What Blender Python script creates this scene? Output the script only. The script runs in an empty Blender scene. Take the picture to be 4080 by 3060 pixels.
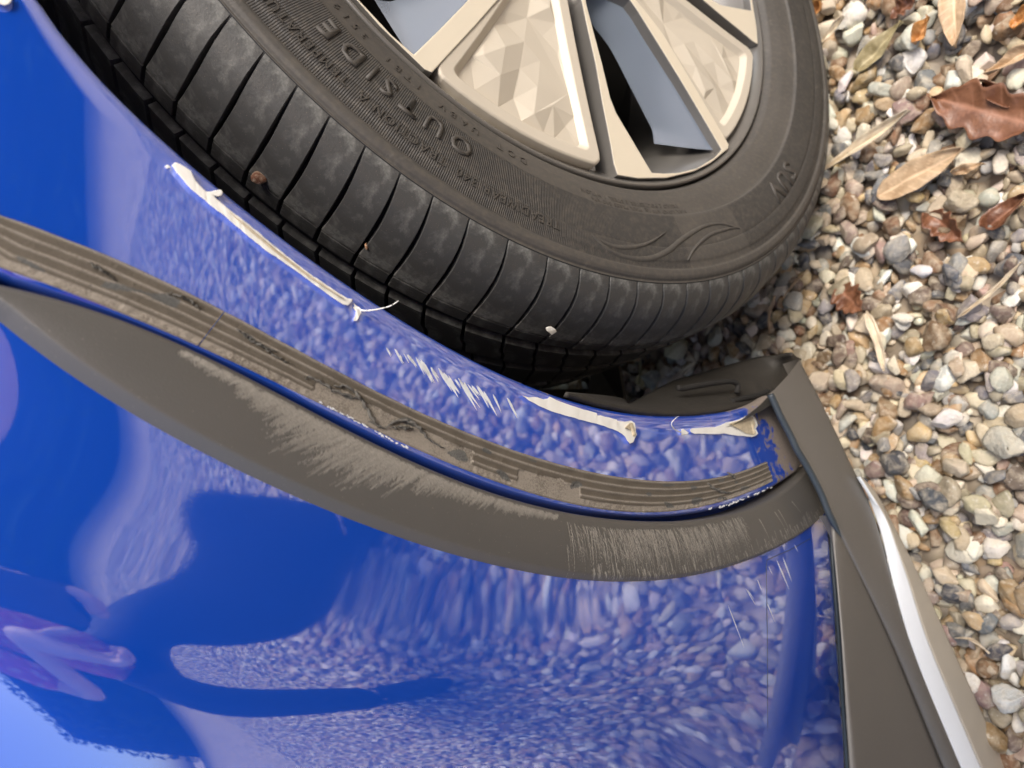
import bpy, bmesh, math, random
import numpy as np
from mathutils import Matrix, Vector, noise
from mathutils.geometry import delaunay_2d_cdt, tessellate_polygon

random.seed(7); rng = np.random.default_rng(7)
scene = bpy.context.scene
COL = scene.collection

# ------------------------------------------------------------------ camera
F = 2720.0                                   # focal length in photo pixels (4080 wide)
CAM = np.array([0.28434984, -0.43747247, 0.6364383])
M = np.array([[0.55594923, 0.2416128, 0.79532617],
              [-0.13842562, 0.97037274, -0.19802801],
              [-0.81960893, 0.0, 0.57292338]])
HZ = 0.334                                   # height of the wheel hub
cd = bpy.data.cameras.new('camera'); cam = bpy.data.objects.new('camera', cd); COL.objects.link(cam)
cd.sensor_width = 36.0; cd.lens = F / 4080 * 36; cd.clip_start = 0.01; cd.clip_end = 500
mw = Matrix.Identity(4)
for i in range(3):
    for j in range(3): mw[i][j] = M[i, j]
    mw[i][3] = CAM[i]
cam.matrix_world = mw
cd.dof.use_dof = True; cd.dof.focus_distance = 0.34; cd.dof.aperture_fstop = 11.0
scene.camera = cam

# ------------------------------------------------------------------ sky, sun, exposure
SUN_EL, SUN_AZ = math.radians(54), math.radians(65)      # azimuth clockwise from +Y
w = bpy.data.worlds.new('World'); scene.world = w; w.use_nodes = True
wn = w.node_tree.nodes; wl = w.node_tree.links
bgn = wn['Background']; sky = wn.new('ShaderNodeTexSky'); sky.sky_type = 'NISHITA'; sky.sun_disc = False
sky.sun_elevation = SUN_EL; sky.sun_rotation = SUN_AZ; sky.dust_density = 4.0; sky.air_density = 1.0; sky.ozone_density = 1.0
wl.new(sky.outputs[0], bgn.inputs[0]); bgn.inputs[1].default_value = 0.145
sd = bpy.data.lights.new('sun', 'SUN'); sd.energy = 1.35; sd.angle = math.radians(20); sd.color = (1.0, 0.945, 0.85)
so = bpy.data.objects.new('sun', sd); COL.objects.link(so)
sdir = Vector((math.cos(SUN_EL) * math.sin(SUN_AZ), math.cos(SUN_EL) * math.cos(SUN_AZ), math.sin(SUN_EL)))
so.rotation_euler = sdir.to_track_quat('Z', 'Y').to_euler()
so.location = (2, 1, 4)
scene.view_settings.view_transform = 'Standard'; scene.view_settings.look = 'None'
scene.view_settings.gamma = 1.0; scene.view_settings.use_curve_mapping = False
scene.view_settings.exposure = 0.98
scene.render.engine = 'CYCLES'
scene.cycles.use_denoising = True
scene.cycles.max_bounces = 8; scene.cycles.glossy_bounces = 4

# ------------------------------------------------------------------ helpers
def ray(px, py):
    return M @ np.array([(px - 2040) / F, (1530 - py) / F, -1.0])
def on_x(p, X):                              # where the sight line through p meets the plane x = X
    d = ray(*p); return CAM + d * (X - CAM[0]) / d[0]
def on_z(p, Z=0.0):
    d = ray(*p); return CAM + d * (Z - CAM[2]) / d[2]
def project(P):
    q = (np.asarray(P) - CAM) @ M
    return 2040 + F * q[..., 0] / -q[..., 2], 1530 - F * q[..., 1] / -q[..., 2]
def pol(P):                                  # radius and angle (deg) about the hub
    return math.hypot(P[1], P[2] - HZ), math.degrees(math.atan2(P[2] - HZ, P[1])) % 360
def P(r, th, X):
    t = math.radians(th); return (X, r * math.cos(t), HZ + r * math.sin(t))
def link(o, parent=None):
    COL.objects.link(o)
    if parent is not None: o.parent = parent
    return o
def obj(name, verts, faces, mat, parent=None, smooth=True, uv=None, attrs=None):
    me = bpy.data.meshes.new(name)
    me.from_pydata([tuple(v) for v in verts], [], [tuple(f) for f in faces])
    me.materials.append(mat)
    if smooth: me.polygons.foreach_set('use_smooth', [True] * len(me.polygons))
    if uv is not None:
        lay = me.uv_layers.new(name='UVMap')
        li = np.empty(len(me.loops), dtype=np.int32); me.loops.foreach_get('vertex_index', li)
        lay.data.foreach_set('uv', np.asarray(uv, dtype=np.float32)[li].ravel())
    for k, a in (attrs or {}).items():
        at = me.attributes.new(k, 'FLOAT', 'POINT'); at.data.foreach_set('value', np.asarray(a, dtype=np.float32))
    me.update()
    return link(bpy.data.objects.new(name, me), parent)
def grid_faces(nu, nv, flip=False, closed=False):
    f = []
    for i in range(nu if closed else nu - 1):
        a = i * nv; b = ((i + 1) % nu) * nv
        for j in range(nv - 1):
            q = (a + j, b + j, b + j + 1, a + j + 1)
            f.append(q[::-1] if flip else q)
    return f
def from_bm(name, bm, mat, parent=None, smooth=False):
    me = bpy.data.meshes.new(name); bm.normal_update(); bm.to_mesh(me); bm.free(); me.materials.append(mat)
    if smooth: me.polygons.foreach_set('use_smooth', [True] * len(me.polygons))
    return link(bpy.data.objects.new(name, me), parent)
def bevel(o, wdt, seg=2, ang=40):
    m = o.modifiers.new('bevel', 'BEVEL'); m.width = wdt; m.segments = seg; m.limit_method = 'ANGLE'; m.angle_limit = math.radians(ang)
    return o
def thing(name, label, cat, loc=(0, 0, 0), group=None):
    o = bpy.data.objects.new(name, None); o.location = loc; o.empty_display_size = .05
    link(o); tag(o, label, cat, group); return o
def tag(o, label, cat, group=None):
    o['label'] = label; o['category'] = cat
    if group: o['group'] = group
    return o
def prism_pts(front, back, holes=()):
    """front / back: matching 3D outlines (plus hole outlines as (front, back) pairs) -> bmesh closed solid"""
    bm = bmesh.new()
    loops = [(front, back)] + list(holes)
    rings = []
    for fr, bk in loops:
        vf = [bm.verts.new(p) for p in fr]; vb = [bm.verts.new(p) for p in bk]; rings.append((vf, vb))
    for side in (0, 1):
        polys = [[Vector(v.co) for v in r[side]] for r in rings]
        flat = [v for r in rings for v in r[side]]
        for tri in tessellate_polygon(polys):
            t = [flat[i] for i in tri]
            try: bm.faces.new(t)
            except ValueError: pass
    for vf, vb in rings:
        n = len(vf)
        for i in range(n):
            j = (i + 1) % n
            try: bm.faces.new((vf[i], vf[j], vb[j], vb[i]))
            except ValueError: pass
    bmesh.ops.recalc_face_normals(bm, faces=bm.faces)
    return bm
def tube(name, pts, radii, mat, parent=None, n=6):
    pts = [Vector(p) for p in pts]; V = []; Fc = []
    for i, p in enumerate(pts):
        t = (pts[min(i + 1, len(pts) - 1)] - pts[max(i - 1, 0)]).normalized()
        a = t.orthogonal().normalized(); b = t.cross(a)
        for k in range(n):
            an = 2 * math.pi * k / n; V.append(p + (a * math.cos(an) + b * math.sin(an)) * radii[i])
    for i in range(len(pts) - 1):
        for k in range(n):
            Fc.append((i * n + k, i * n + (k + 1) % n, (i + 1) * n + (k + 1) % n, (i + 1) * n + k))
    Fc.append(tuple(range(n))[::-1]); Fc.append(tuple((len(pts) - 1) * n + k for k in range(n)))
    return obj(name, V, Fc, mat, parent)
def smooth_line(pts, n):                     # Catmull-Rom resample
    pts = [np.array(p, float) for p in pts]; pts = [2 * pts[0] - pts[1]] + pts + [2 * pts[-1] - pts[-2]]
    out = []; m = len(pts) - 3
    for k in range(n):
        u = k / (n - 1) * m; i = min(int(u), m - 1); t = u - i
        a, b, c, d = pts[i:i + 4]
        out.append(.5 * ((2 * b) + (c - a) * t + (2 * a - 5 * b + 4 * c - d) * t * t + (3 * b - a - 3 * c + d) * t ** 3))
    return np.array(out)

# ------------------------------------------------------------------ materials
class N:
    def __init__(s, name):
        s.m = bpy.data.materials.new(name); s.m.use_nodes = True; s.t = s.m.node_tree; s.b = s.t.nodes['Principled BSDF']
    def node(s, typ, **k):
        n = s.t.nodes.new(typ)
        for a, v in k.items(): setattr(n, a, v)
        return n
    def set(s, **k):
        for a, v in k.items():
            i = s.b.inputs[a.replace('_', ' ')]
            i.default_value = (*v, 1) if isinstance(v, tuple) and len(v) == 3 else v
        return s
    def link(s, a, b): s.t.links.new(a, b)
    def coord(s, kind='Object', scale=None):
        c = s.node('ShaderNodeTexCoord').outputs[kind]
        if scale is None: return c
        mp = s.node('ShaderNodeMapping'); mp.inputs['Scale'].default_value = scale; s.link(c, mp.inputs[0]); return mp.outputs[0]
    def noise(s, scale, detail=4, rough=.6, co=None, dist=0):
        n = s.node('ShaderNodeTexNoise'); n.inputs['Scale'].default_value = scale; n.inputs['Detail'].default_value = detail
        n.inputs['Roughness'].default_value = rough; n.inputs['Distortion'].default_value = dist
        s.link(co if co is not None else s.coord(), n.inputs['Vector']); return n.outputs['Fac']
    def ramp(s, fac, stops):
        r = s.node('ShaderNodeValToRGB'); s.link(fac, r.inputs[0]); e = r.color_ramp.elements
        while len(e) < len(stops): e.new(.5)
        for el, (p, c) in zip(e, stops):
            el.position = p; el.color = (c, c, c, 1) if not isinstance(c, tuple) else (*c, 1)
        return r.outputs[0]
    def mix(s, fac, a, b, mode='MIX'):
        n = s.node('ShaderNodeMix', data_type='RGBA', blend_type=mode)
        for v, i in ((fac, 0), (a, 6), (b, 7)):
            if isinstance(v, (int, float)): n.inputs[i].default_value = v if i == 0 else (v, v, v, 1)
            elif isinstance(v, tuple): n.inputs[i].default_value = (*v, 1)
            else: s.link(v, n.inputs[i])
        return n.outputs[2]
    def math(s, op, a, b=0.0, clamp=False):
        n = s.node('ShaderNodeMath', operation=op, use_clamp=clamp)
        for v, i in ((a, 0), (b, 1)):
            if isinstance(v, (int, float)): n.inputs[i].default_value = v
            else: s.link(v, n.inputs[i])
        return n.outputs[0]
    def attr(s, name, out='Fac'):
        n = s.node('ShaderNodeAttribute', attribute_name=name); return n.outputs[out]
    def bump(s, h, strength=.3, dist=.001, chain=None):
        b = s.node('ShaderNodeBump'); b.inputs['Strength'].default_value = strength; b.inputs['Distance'].default_value = dist
        s.link(h, b.inputs['Height'])
        if chain is not None: s.link(chain, b.inputs['Normal'])
        return b.outputs[0]
    def color(s, c): s.link(c, s.b.inputs['Base Color']); return s
    def rough(s, c): s.link(c, s.b.inputs['Roughness']); return s
    def normal(s, c): s.link(c, s.b.inputs['Normal']); return s

def mat_paint():
    m = N('blue metallic car paint')
    m.set(Base_Color=(0.002, 0.098, 0.76), Metallic=.35, Roughness=.25, Coat_Weight=1.0, Coat_Roughness=.015, Coat_IOR=3.8)
    d = m.attr('dirt')
    n = m.noise(90, 6, .65, dist=.6); n2 = m.noise(700, 3, .6)
    v = m.math('ADD', d, m.math('MULTIPLY', m.math('SUBTRACT', n, .5), 2.4))
    f = m.ramp(v, [(.42, 0.0), (.62, 1.0)])
    f = m.math('MULTIPLY', f, m.ramp(d, [(.02, 0.0), (.12, 1.0)]))
    f = m.math('MULTIPLY', f, .96)
    m.color(m.mix(f, (0.002, 0.098, 0.76), m.mix(n2, (.17, .135, .095), (.30, .245, .17))))
    m.link(m.math('SUBTRACT', 1.0, f), m.b.inputs['Coat Weight'])
    m.link(m.math('MULTIPLY', m.math('SUBTRACT', 1.0, f), .35), m.b.inputs['Metallic'])
    m.rough(m.math('ADD', .32, m.math('MULTIPLY', f, .6)))
    orange = m.bump(m.noise(1500, 2, .5), .007, .0004)
    m.normal(orange); m.link(orange, m.b.inputs['Coat Normal'])
    return m.m
def mat_plastic(name, c1, c2, rough=.55, scuff=False, grain=1500):
    m = N(name); n = m.noise(18, 5, .6)
    base = m.mix(n, c1, c2)
    speck = m.ramp(m.noise(900, 2, .5), [(.70, 0.0), (.76, 1.0)])
    base = m.mix(m.math('MULTIPLY', speck, .25), base, (.4, .36, .3))
    m.set(Roughness=rough)
    vor = m.node('ShaderNodeTexVoronoi'); vor.inputs['Scale'].default_value = grain; m.link(m.coord(), vor.inputs['Vector'])
    h = vor.outputs['Distance']
    nb = m.bump(h, .14, .0004)
    if scuff:
        s = m.attr('scuff')
        base = m.mix(m.math('MULTIPLY', s, .8), base, m.mix(m.noise(1400, 3, .6), (.30, .275, .235), (.56, .525, .46)))
        dk = m.attr('gouge'); base = m.mix(m.math('MULTIPLY', dk, .8), base, (.07, .085, .10))
        nb = m.bump(s, .6, .0006, nb)
    m.set(Specular_IOR_Level=.8, Coat_Weight=.25, Coat_Roughness=.38)
    m.color(base); m.normal(nb); return m.m
def simple(name, c, rough=.5, metal=0.0, var=.25, scale=60, bumpd=0.0, bscale=300, **k):
    m = N(name); n = m.noise(scale, 5, .6)
    m.color(m.mix(n, tuple(x * (1 - var) for x in c), tuple(min(1, x * (1 + var)) for x in c)))
    m.set(Roughness=rough, Metallic=metal, **k)
    if bumpd: m.normal(m.bump(m.noise(bscale, 4, .6), .5, bumpd))
    return m.m
def mat_tread():
    m = N('worn black tread rubber')
    n1 = m.noise(28, 7, .68, dist=1.2); n2 = m.noise(110, 5, .7, dist=.6); n3 = m.noise(1300, 2, .5)
    a = m.ramp(n1, [(.46, 0.0), (.66, 1.0)]); b = m.ramp(n2, [(.40, 0.05), (.66, 1.0)])
    dust = m.math('MULTIPLY', a, b)
    c = m.mix(m.noise(9, 3, .5), (.032, .033, .034), (.066, .065, .062))
    c = m.mix(m.math('MULTIPLY', dust, .85), c, (.30, .30, .28))
    sp = m.ramp(n3, [(.69, 0.0), (.74, 1.0)])
    c = m.mix(m.math('MULTIPLY', sp, .55), c, (.20, .16, .12))
    br = m.ramp(m.noise(40, 4, .6), [(.5, 0.0), (.75, 1.0)])
    c = m.mix(m.math('MULTIPLY', br, .22), c, (.085, .068, .052))
    m.color(c); m.set(Roughness=.55)
    h = m.mix(.5, m.noise(500, 5, .7), m.noise(160, 4, .6))
    m.normal(m.bump(h, .45, .0009)); return m.m
def mat_sidewall():
    m = N('dusty tyre sidewall rubber')
    uv = m.node('ShaderNodeUVMap').outputs[0]; sep = m.node('ShaderNodeSeparateXYZ'); m.link(uv, sep.inputs[0])
    u, v = sep.outputs[0], sep.outputs[1]                     # u: degrees round the wheel, v: radius in metres
    rib = m.math('SINE', m.math('MULTIPLY', u, 2 * math.pi / 0.24))
    edge = m.noise(30, 2, .5)
    band = m.math('MULTIPLY', m.math('GREATER_THAN', v, .2595), m.math('LESS_THAN', v, .2965))
    gap = m.math('MULTIPLY', m.math('GREATER_THAN', u, 189), m.math('LESS_THAN', u, 203))
    band = m.math('MULTIPLY', band, m.math('SUBTRACT', 1.0, gap))
    n1 = m.noise(16, 6, .6, dist=.8); n2 = m.noise(300, 4, .6)
    c = m.mix(n1, (.046, .043, .039), (.088, .079, .069))
    c = m.mix(m.math('MULTIPLY', band, .55), c, (.022, .021, .020))
    c = m.mix(m.math('MULTIPLY', m.ramp(n2, [(.45, 0.0), (.8, 1.0)]), .5), c, (.13, .11, .085))
    pale = m.ramp(m.noise(55, 6, .7, dist=1.5), [(.62, 0.0), (.75, 1.0)])
    c = m.mix(m.math('MULTIPLY', pale, .35), c, (.22, .20, .17))
    m.color(c); m.set(Roughness=.62)
    b1 = m.bump(m.math('MULTIPLY', rib, band), .40, .0005)
    m.normal(m.bump(m.noise(700, 3, .6), .25, .0006, b1)); return m.m
def mat_tape():
    m = N('dusty foam adhesive tape')
    uv = m.node('ShaderNodeUVMap').outputs[0]; sep = m.node('ShaderNodeSeparateXYZ'); m.link(uv, sep.inputs[0])
    v = sep.outputs[1]
    rid = m.attr('ridge')
    nz = m.noise(1100, 4, .7); nl = m.noise(60, 5, .6)
    fz = m.math('MULTIPLY', rid, m.ramp(m.mix(.5, nz, nl), [(.30, 0.0), (.50, 1.0)]))
    c = m.mix(nl, (.085, .071, .054), (.130, .109, .083))
    c = m.mix(fz, c, m.mix(nz, (.20, .175, .142), (.35, .31, .26)))
    tear = m.attr('tear'); c = m.mix(tear, c, m.mix(nz, (.03, .032, .034), (.14, .145, .14)))
    m.color(c); m.set(Roughness=.9)
    m.normal(m.bump(m.mix(.35, nz, m.noise(260, 4, .6)), .8, .0009)); return m.m
PALETTE = [((.68, .63, .51), 15), ((.76, .74, .67), 12), ((.56, .47, .33), 16), ((.38, .31, .215), 14), ((.33, .20, .09), 9), ((.22, .125, .065), 9),
           ((.15, .105, .080), 10), ((.30, .29, .27), 7), ((.17, .172, .18), 6), ((.070, .073, .085), 6), ((.36, .25, .205), 6), ((.50, .36, .19), 7), ((.44, .42, .36), 7)]
def pal():
    c = random.choices([p[0] for p in PALETTE], [p[1] for p in PALETTE])[0]
    k = random.uniform(.78, 1.12); return tuple(min(.82, x * k * random.uniform(.94, 1.06)) for x in c)
def mat_stone(name, use_attr):
    m = N(name)
    if use_attr: base = m.attr('stone_color', 'Color')
    else:
        oi = m.node('ShaderNodeObjectInfo'); base = oi.outputs['Color']
    co = m.coord('Object') if use_attr else m.coord('Object')
    sc = 1.0 if use_attr else .010
    n1 = m.noise(110 * sc if not use_attr else 110, 5, .65, co, .5); n2 = m.noise(420 * sc if not use_attr else 420, 4, .7, co)
    c = m.mix(m.ramp(n1, [(.42, 0.0), (.66, 1.0)]), base, m.mix(.55, base, (.62, .54, .40)))
    c = m.mix(m.ramp(n2, [(.30, .55), (.46, 0.0)]), c, m.mix(.5, base, (.16, .10, .05)))
    c = m.mix(m.ramp(m.noise(230 * sc if not use_attr else 230, 3, .6, co), [(.62, 0.0), (.72, .5)]), c, (.78, .74, .64))
    m.color(c); m.set(Roughness=.62)
    m.normal(m.bump(n2, .35, .0012 if use_attr else .1)); return m.m

M_PAINT = mat_paint()
M_TRIM = mat_plastic('grained brown grey plastic', (.071, .067, .061), (.094, .088, .080), .46, True, 1400)
M_CLAD = mat_plastic('plain brown grey plastic', (.092, .083, .071), (.118, .107, .092), .5, False, 2600)
M_SEAL = simple('dark rubber seal', (.035, .045, .055), .45, 0, .2)
M_LINER = simple('dirty black liner plastic', (.026, .023, .019), .7, 0, .5, 90, .001)
M_DARK = simple('underbody black', (.012, .011, .010), .85)
M_SILVER = simple('pale silver paint', (.74, .76, .765), .45, .0, .06, 30, Coat_Weight=.5)
M_TREAD = mat_tread(); M_SIDE = mat_sidewall()
M_GROOVE = simple('groove rubber', (.013, .013, .014), .8, 0, .4, 60, .001)
M_LETTER = simple('raised letter rubber', (.060, .053, .045), .6, 0, .35, 200)
M_MACH = simple('machined bright alloy', (.88, .80, .64), .36, .35, .03, 40)
M_INS = simple('satin champagne insert', (.60, .54, .44), .5, .12, .05, 30)
M_RIMGREY = simple('painted grey alloy', (.20, .19, .175), .32, .45, .15, 40, Coat_Weight=.4)
M_WALL = simple('gloss alloy with painted sky blue', (.42, .49, .61), .22, .7, .05, 30)  # blue of the mirrored sky is put into the base colour
M_CLIP = simple('broken white clip plastic', (.82, .81, .76), .5, 0, .05, 200, .0004)
M_CLIPD = simple('dirty clip break', (.52, .44, .31), .8, 0, .45, 500, .001)
M_SCR = simple('white paint scratch', (.74, .77, .80), .6, 0, .15, 300)
M_TAPE = mat_tape()
M_TEAR = simple('torn dark adhesive', (.12, .113, .10), .95, 0, .6, 700, .001, 1500)
M_STONE = mat_stone('flint stone', False); M_GRAVEL = mat_stone('flint gravel', True)

# ------------------------------------------------------------------ gravel ground
def mat_ground():
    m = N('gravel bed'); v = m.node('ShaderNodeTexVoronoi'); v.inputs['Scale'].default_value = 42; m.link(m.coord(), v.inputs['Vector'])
    r = m.node('ShaderNodeValToRGB'); sepc = m.node('ShaderNodeSeparateColor'); m.link(v.outputs['Color'], sepc.inputs[0]); m.link(sepc.outputs[0], r.inputs[0])
    e = r.color_ramp.elements
    stops = [(0, (.66, .60, .47)), (.25, (.55, .45, .31)), (.45, (.36, .22, .11)), (.6, (.46, .42, .35)), (.75, (.2, .17, .14)), (.88, (.70, .67, .58)), (1, (.32, .3, .27))]
    while len(e) < len(stops): e.new(.5)
    for el, (p, c) in zip(e, stops): el.position = p; el.color = (*c, 1)
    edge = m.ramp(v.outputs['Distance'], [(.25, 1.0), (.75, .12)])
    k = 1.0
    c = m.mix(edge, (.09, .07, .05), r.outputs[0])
    c = m.mix(m.ramp(m.noise(7, 6, .7), [(.40, .0), (.60, .75)]), c, m.mix(m.noise(25, 3, .6), (.16, .10, .06), (.60, .53, .42))); m.color(c); m.set(Roughness=.9); m.normal(m.bump(m.math('MULTIPLY', edge, k), .8, .01)); return m.m
S = 60.0
ground = obj('gravel_ground', [(-S, -S, -.012), (S, -S, -.012), (S, S, -.012), (-S, S, -.012)], [(0, 1, 2, 3)], mat_ground(), smooth=False)
ground['kind'] = 'structure'

def ico(sub):
    bm = bmesh.new(); bmesh.ops.create_icosphere(bm, subdivisions=sub, radius=1.0)
    v = np.array([x.co[:] for x in bm.verts]); f = np.array([[x.index for x in p.verts] for p in bm.faces]); bm.free(); return v, f
def stone_shape(v, seed):
    r = np.random.default_rng(seed); out = v.copy()
    for k in range(int(r.integers(7, 14))):                    # broken flint faces
        n = r.normal(size=3); n /= np.linalg.norm(n); d = r.uniform(.36, .74) if seed % 2 else r.uniform(.48, .84)
        s = out @ n - d; out -= np.clip(s, 0, None)[:, None] * n * r.uniform(.88, 1.0)
    off = r.uniform(-50, 50, 3)
    nz = np.array([noise.fractal(Vector(p * 1.1 + off), 1.0, 2.0, 3) for p in out])
    out *= (1 + (.10 if seed % 2 else .16) * nz)[:, None]
    out *= np.array([1.0, r.uniform(.58, .92), r.uniform(.42, .68)])
    out /= np.abs(out).max()
    return out
V3, F3 = ico(3); V2, F2 = ico(2); V1, F1 = ico(1)
NSH = 36
shapes3 = [stone_shape(V3, i) for i in range(NSH)]; shapes2 = [stone_shape(V2, i) for i in range(NSH)]; shapes1 = [stone_shape(V1, i) for i in range(NSH)]
# stones are dropped big to small on a coarse height field
X0, X1, Y0, Y1 = -.50, 4.20, -2.20, 1.20
cell = .004; HW, HH = int((X1 - X0) / cell) + 1, int((Y1 - Y0) / cell) + 1
H = np.full((HW, HH), -.012, np.float32)
stones = []
def drop(x, y, a):
    i, j = int((x - X0) / cell), int((y - Y0) / cell); k = max(1, int(a * .5 / cell))
    if i < k or j < k or i >= HW - k or j >= HH - k: return None
    sl = H[i - k:i + k + 1, j - k:j + k + 1]; z = float(np.percentile(sl, 55))
    if z > .011: return None
    zc = z + a * .26
    sl[:] = np.maximum(sl, zc + a * .22)
    return zc
def inview(x, y):
    u, v = project(np.array([x, y, .01])); return -150 < u < 4230 and -150 < v < 3210 and u > 2150
def is_far(x, y): return x > 1.3 or y < -1.3 or y > .45
area = (X1 - X0) * (Y1 - Y0)
for a_lo, a_hi, dens in ((.0052, .0075, 2400), (.0070, .0097, 5000), (.0090, .0120, 4600), (.0114, .0142, 1700), (.0138, .0175, 160)):
    for _ in range(int(area * dens)):
        x, y = random.uniform(X0, X1), random.uniform(Y0, Y1); a = random.uniform(a_lo, a_hi)
        if is_far(x, y) and (a < .0096 or random.random() < (.35 if x < 2.4 else .6)): continue
        if a < .0112 and not inview(x, y) and random.random() < .62: continue
        zc = drop(x, y, a)
        if zc is None: continue
        stones.append((x, y, zc, a, random.randrange(NSH), random.uniform(0, 6.283), random.gauss(0, .30), random.gauss(0, .30), pal()))
vis = []
for k, s in enumerate(stones):
    u, v = project(np.array(s[:3]))
    if 2300 < u < 4110 and -30 < v < 3090:
        # right of the bodywork and of the tyre
        lim = np.interp(v, [0, 600, 1000, 1400, 1500, 1900, 2300, 2700, 3060], [3190, 3260, 3120, 2640, 2500, 3440, 3660, 3840, 4020])
        if v > 1425 and u > 2950: lim = np.interp(v, [1425, 1500, 1900, 2300, 2700, 3060], [3170, 3230, 3420, 3680, 3860, 4020])
        if u > lim - 20: vis.append((-s[3] - (.02 if s[2] > 0 else 0), k))
vis.sort(); chosen = {k for _, k in vis[:300]}
stone_meshes = []
for i in range(NSH):
    me = bpy.data.meshes.new('stone'); me.from_pydata([tuple(p) for p in shapes3[i]], [], F3.tolist()); me.materials.append(M_STONE)
    me.polygons.foreach_set('use_smooth', [True] * len(me.polygons)); stone_meshes.append(me)
def rotm(s):
    return np.array((Matrix.Rotation(s[5], 3, 'Z') @ Matrix.Rotation(s[6], 3, 'X') @ Matrix.Rotation(s[7], 3, 'Y')))
allv, allf, allc = [], [], []; base = 0
for k, s in enumerate(stones):
    R = rotm(s)
    if k in chosen:
        o = bpy.data.objects.new('stone', stone_meshes[s[4]]); o.color = (*s[8], 1)
        m4 = Matrix(R.tolist()).to_4x4(); m4.translation = Vector(s[:3]); o.matrix_world = m4 @ Matrix.Scale(s[3], 4)
        COL.objects.link(o); o.parent = ground
    else:
        near = inview(s[0], s[1])
        near = near and s[3] > .0094; v = (shapes3 if near else shapes2)[s[4]]; f = F3 if near else F2
        if is_far(s[0], s[1]): v, f = shapes1[s[4]], F1
        allv.append((v * s[3]) @ R.T + np.array(s[:3])); allf.append(f + base); base += len(v)
        allc.append(np.tile(np.array([*s[8], 1.0]), (len(v), 1)))
allv = np.concatenate(allv).astype(np.float32); allf = np.concatenate(allf).astype(np.int32); allc = np.concatenate(allc).astype(np.float32)
me = bpy.data.meshes.new('gravel'); me.vertices.add(len(allv)); me.vertices.foreach_set('co', allv.ravel())
me.loops.add(allf.size); me.loops.foreach_set('vertex_index', allf.ravel()); me.polygons.add(len(allf))
me.polygons.foreach_set('loop_start', np.arange(0, allf.size, 3, dtype=np.int32)); me.polygons.foreach_set('use_smooth', [True] * len(allf))
me.update(calc_edges=True); ca = me.color_attributes.new('stone_color', 'FLOAT_COLOR', 'POINT'); ca.data.foreach_set('color', allc.ravel())
print('stones', len(stones), 'tris', len(allf)); me.materials.append(M_GRAVEL); gv = link(bpy.data.objects.new('gravel', me), ground); gv['kind'] = 'stuff'
def ground_top(x, y, k=2):
    i, j = int((x - X0) / cell), int((y - Y0) / cell)
    if i < k or j < k or i >= HW - k or j >= HH - k: return 0.0
    return float(H[i - k:i + k + 1, j - k:j + k + 1].max())

# ------------------------------------------------------------------ the car
car = thing('parked_car', 'blue car with scraped wheel arch and missing arch moulding, parked on gravel', 'car', (0, 0, 0))
CREASE = [(-300, 2430), (0, 2560), (400, 2720), (850, 2860), (1400, 2930), (2000, 2900), (2700, 2790), (3300, 2640), (3700, 2500)]
_cy = sorted([(on_x(p, .02)[2], on_x(p, .02)[1]) for p in CREASE])
CZ, CY = [a for a, b in _cy], [b for a, b in _cy]
CPOLY = np.polyfit(CZ, CY, 4)
def sstep(a, b, v):
    t = min(1.0, max(0.0, (v - a) / (b - a))); return t * t * (3 - 2 * t)
TZ = np.arange(-.2, 1.3, .0002)
_sl = np.array([.13 + .30 * max(0.0, .56 - max(z, .36)) - .02 * (1 - sstep(.15, .36, z)) - 2.3 * max(0.0, min(z, .72) - .57) for z in TZ])
_k = np.exp(-(np.arange(-150, 151) / 70.0) ** 2); _sl = np.convolve(_sl, _k / _k.sum(), 'same')
TILT = np.cumsum(_sl) * .0002; TILT -= np.interp(.40, TZ, TILT)
def Xs(Y, Z):
    """outer skin of the front corner: x as a function of y and z"""
    f = min(.34, max(0.0, -Y - .43))
    x = .02 - .75 * f * f
    yc = float(np.polyval(CPOLY, min(max(Z, .15), .75))); d = yc - Y
    sp = .010 * math.log1p(math.exp(min(60, d / .010)))
    x -= .42 * sp * sstep(.20, .56, Z)
    x += float(np.interp(Z, TZ, TILT))
    g = math.exp(-((d + .050) / .036) ** 2) * min(1, max(0, (Z - .30) / .12))
    x -= .0025 * g                                            # shallow hollow running down in front of the crease
    return x
def skin_low(p, off=0.0):
    X = .02
    for _ in range(24):
        q = on_x(p, X); f = min(.34, max(0.0, -q[1] - .43)); X = .5 * X + .5 * (-.008 - .18 * f * f + off)
    return on_x(p, X)
def skin(p, off=0.0):
    X = .02
    for _ in range(24):
        q = on_x(p, X); X = .5 * X + .5 * (Xs(q[1], q[2]) + off)
    return on_x(p, X)
def curve(pts):
    """photo outline -> (theta sorted, radius) about the hub on the skin"""
    a = sorted((lambda rt: (rt[1], rt[0]))(pol(skin(p))) for p in pts)
    return [x[0] for x in a], [x[1] for x in a]
def rfun(c):
    th, r = np.array(c[0]), np.array(c[1]); lo, hi = th[0], th[-1]; mid, hw = (lo + hi) / 2, (hi - lo) / 2
    co = np.polyfit((th - mid) / hw, r, 6)
    return lambda t: float(np.polyval(co, (min(max(t, lo), hi) - mid) / hw))
LIP = rfun(curve([(171, 0), (253, 114), (392, 266), (538, 430), (696, 589), (949, 791), (1266, 1025), (1553, 1223), (1806, 1381), (1996, 1482), (2249, 1571),
                  (2533, 1641), (2696, 1655), (2838, 1645), (2977, 1616), (3066, 1571)]))
TUP = rfun(curve([(0, 862), (181, 917), (407, 1017), (588, 1089), (769, 1171), (895, 1241), (1000, 1300), (1244, 1426), (1431, 1528), (1692, 1650), (1899, 1743), (2123, 1811),
                  (2313, 1868), (2500, 1910), (2622, 1916), (2744, 1914), (2891, 1892), (3045, 1843), (3130, 1800)]))
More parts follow.
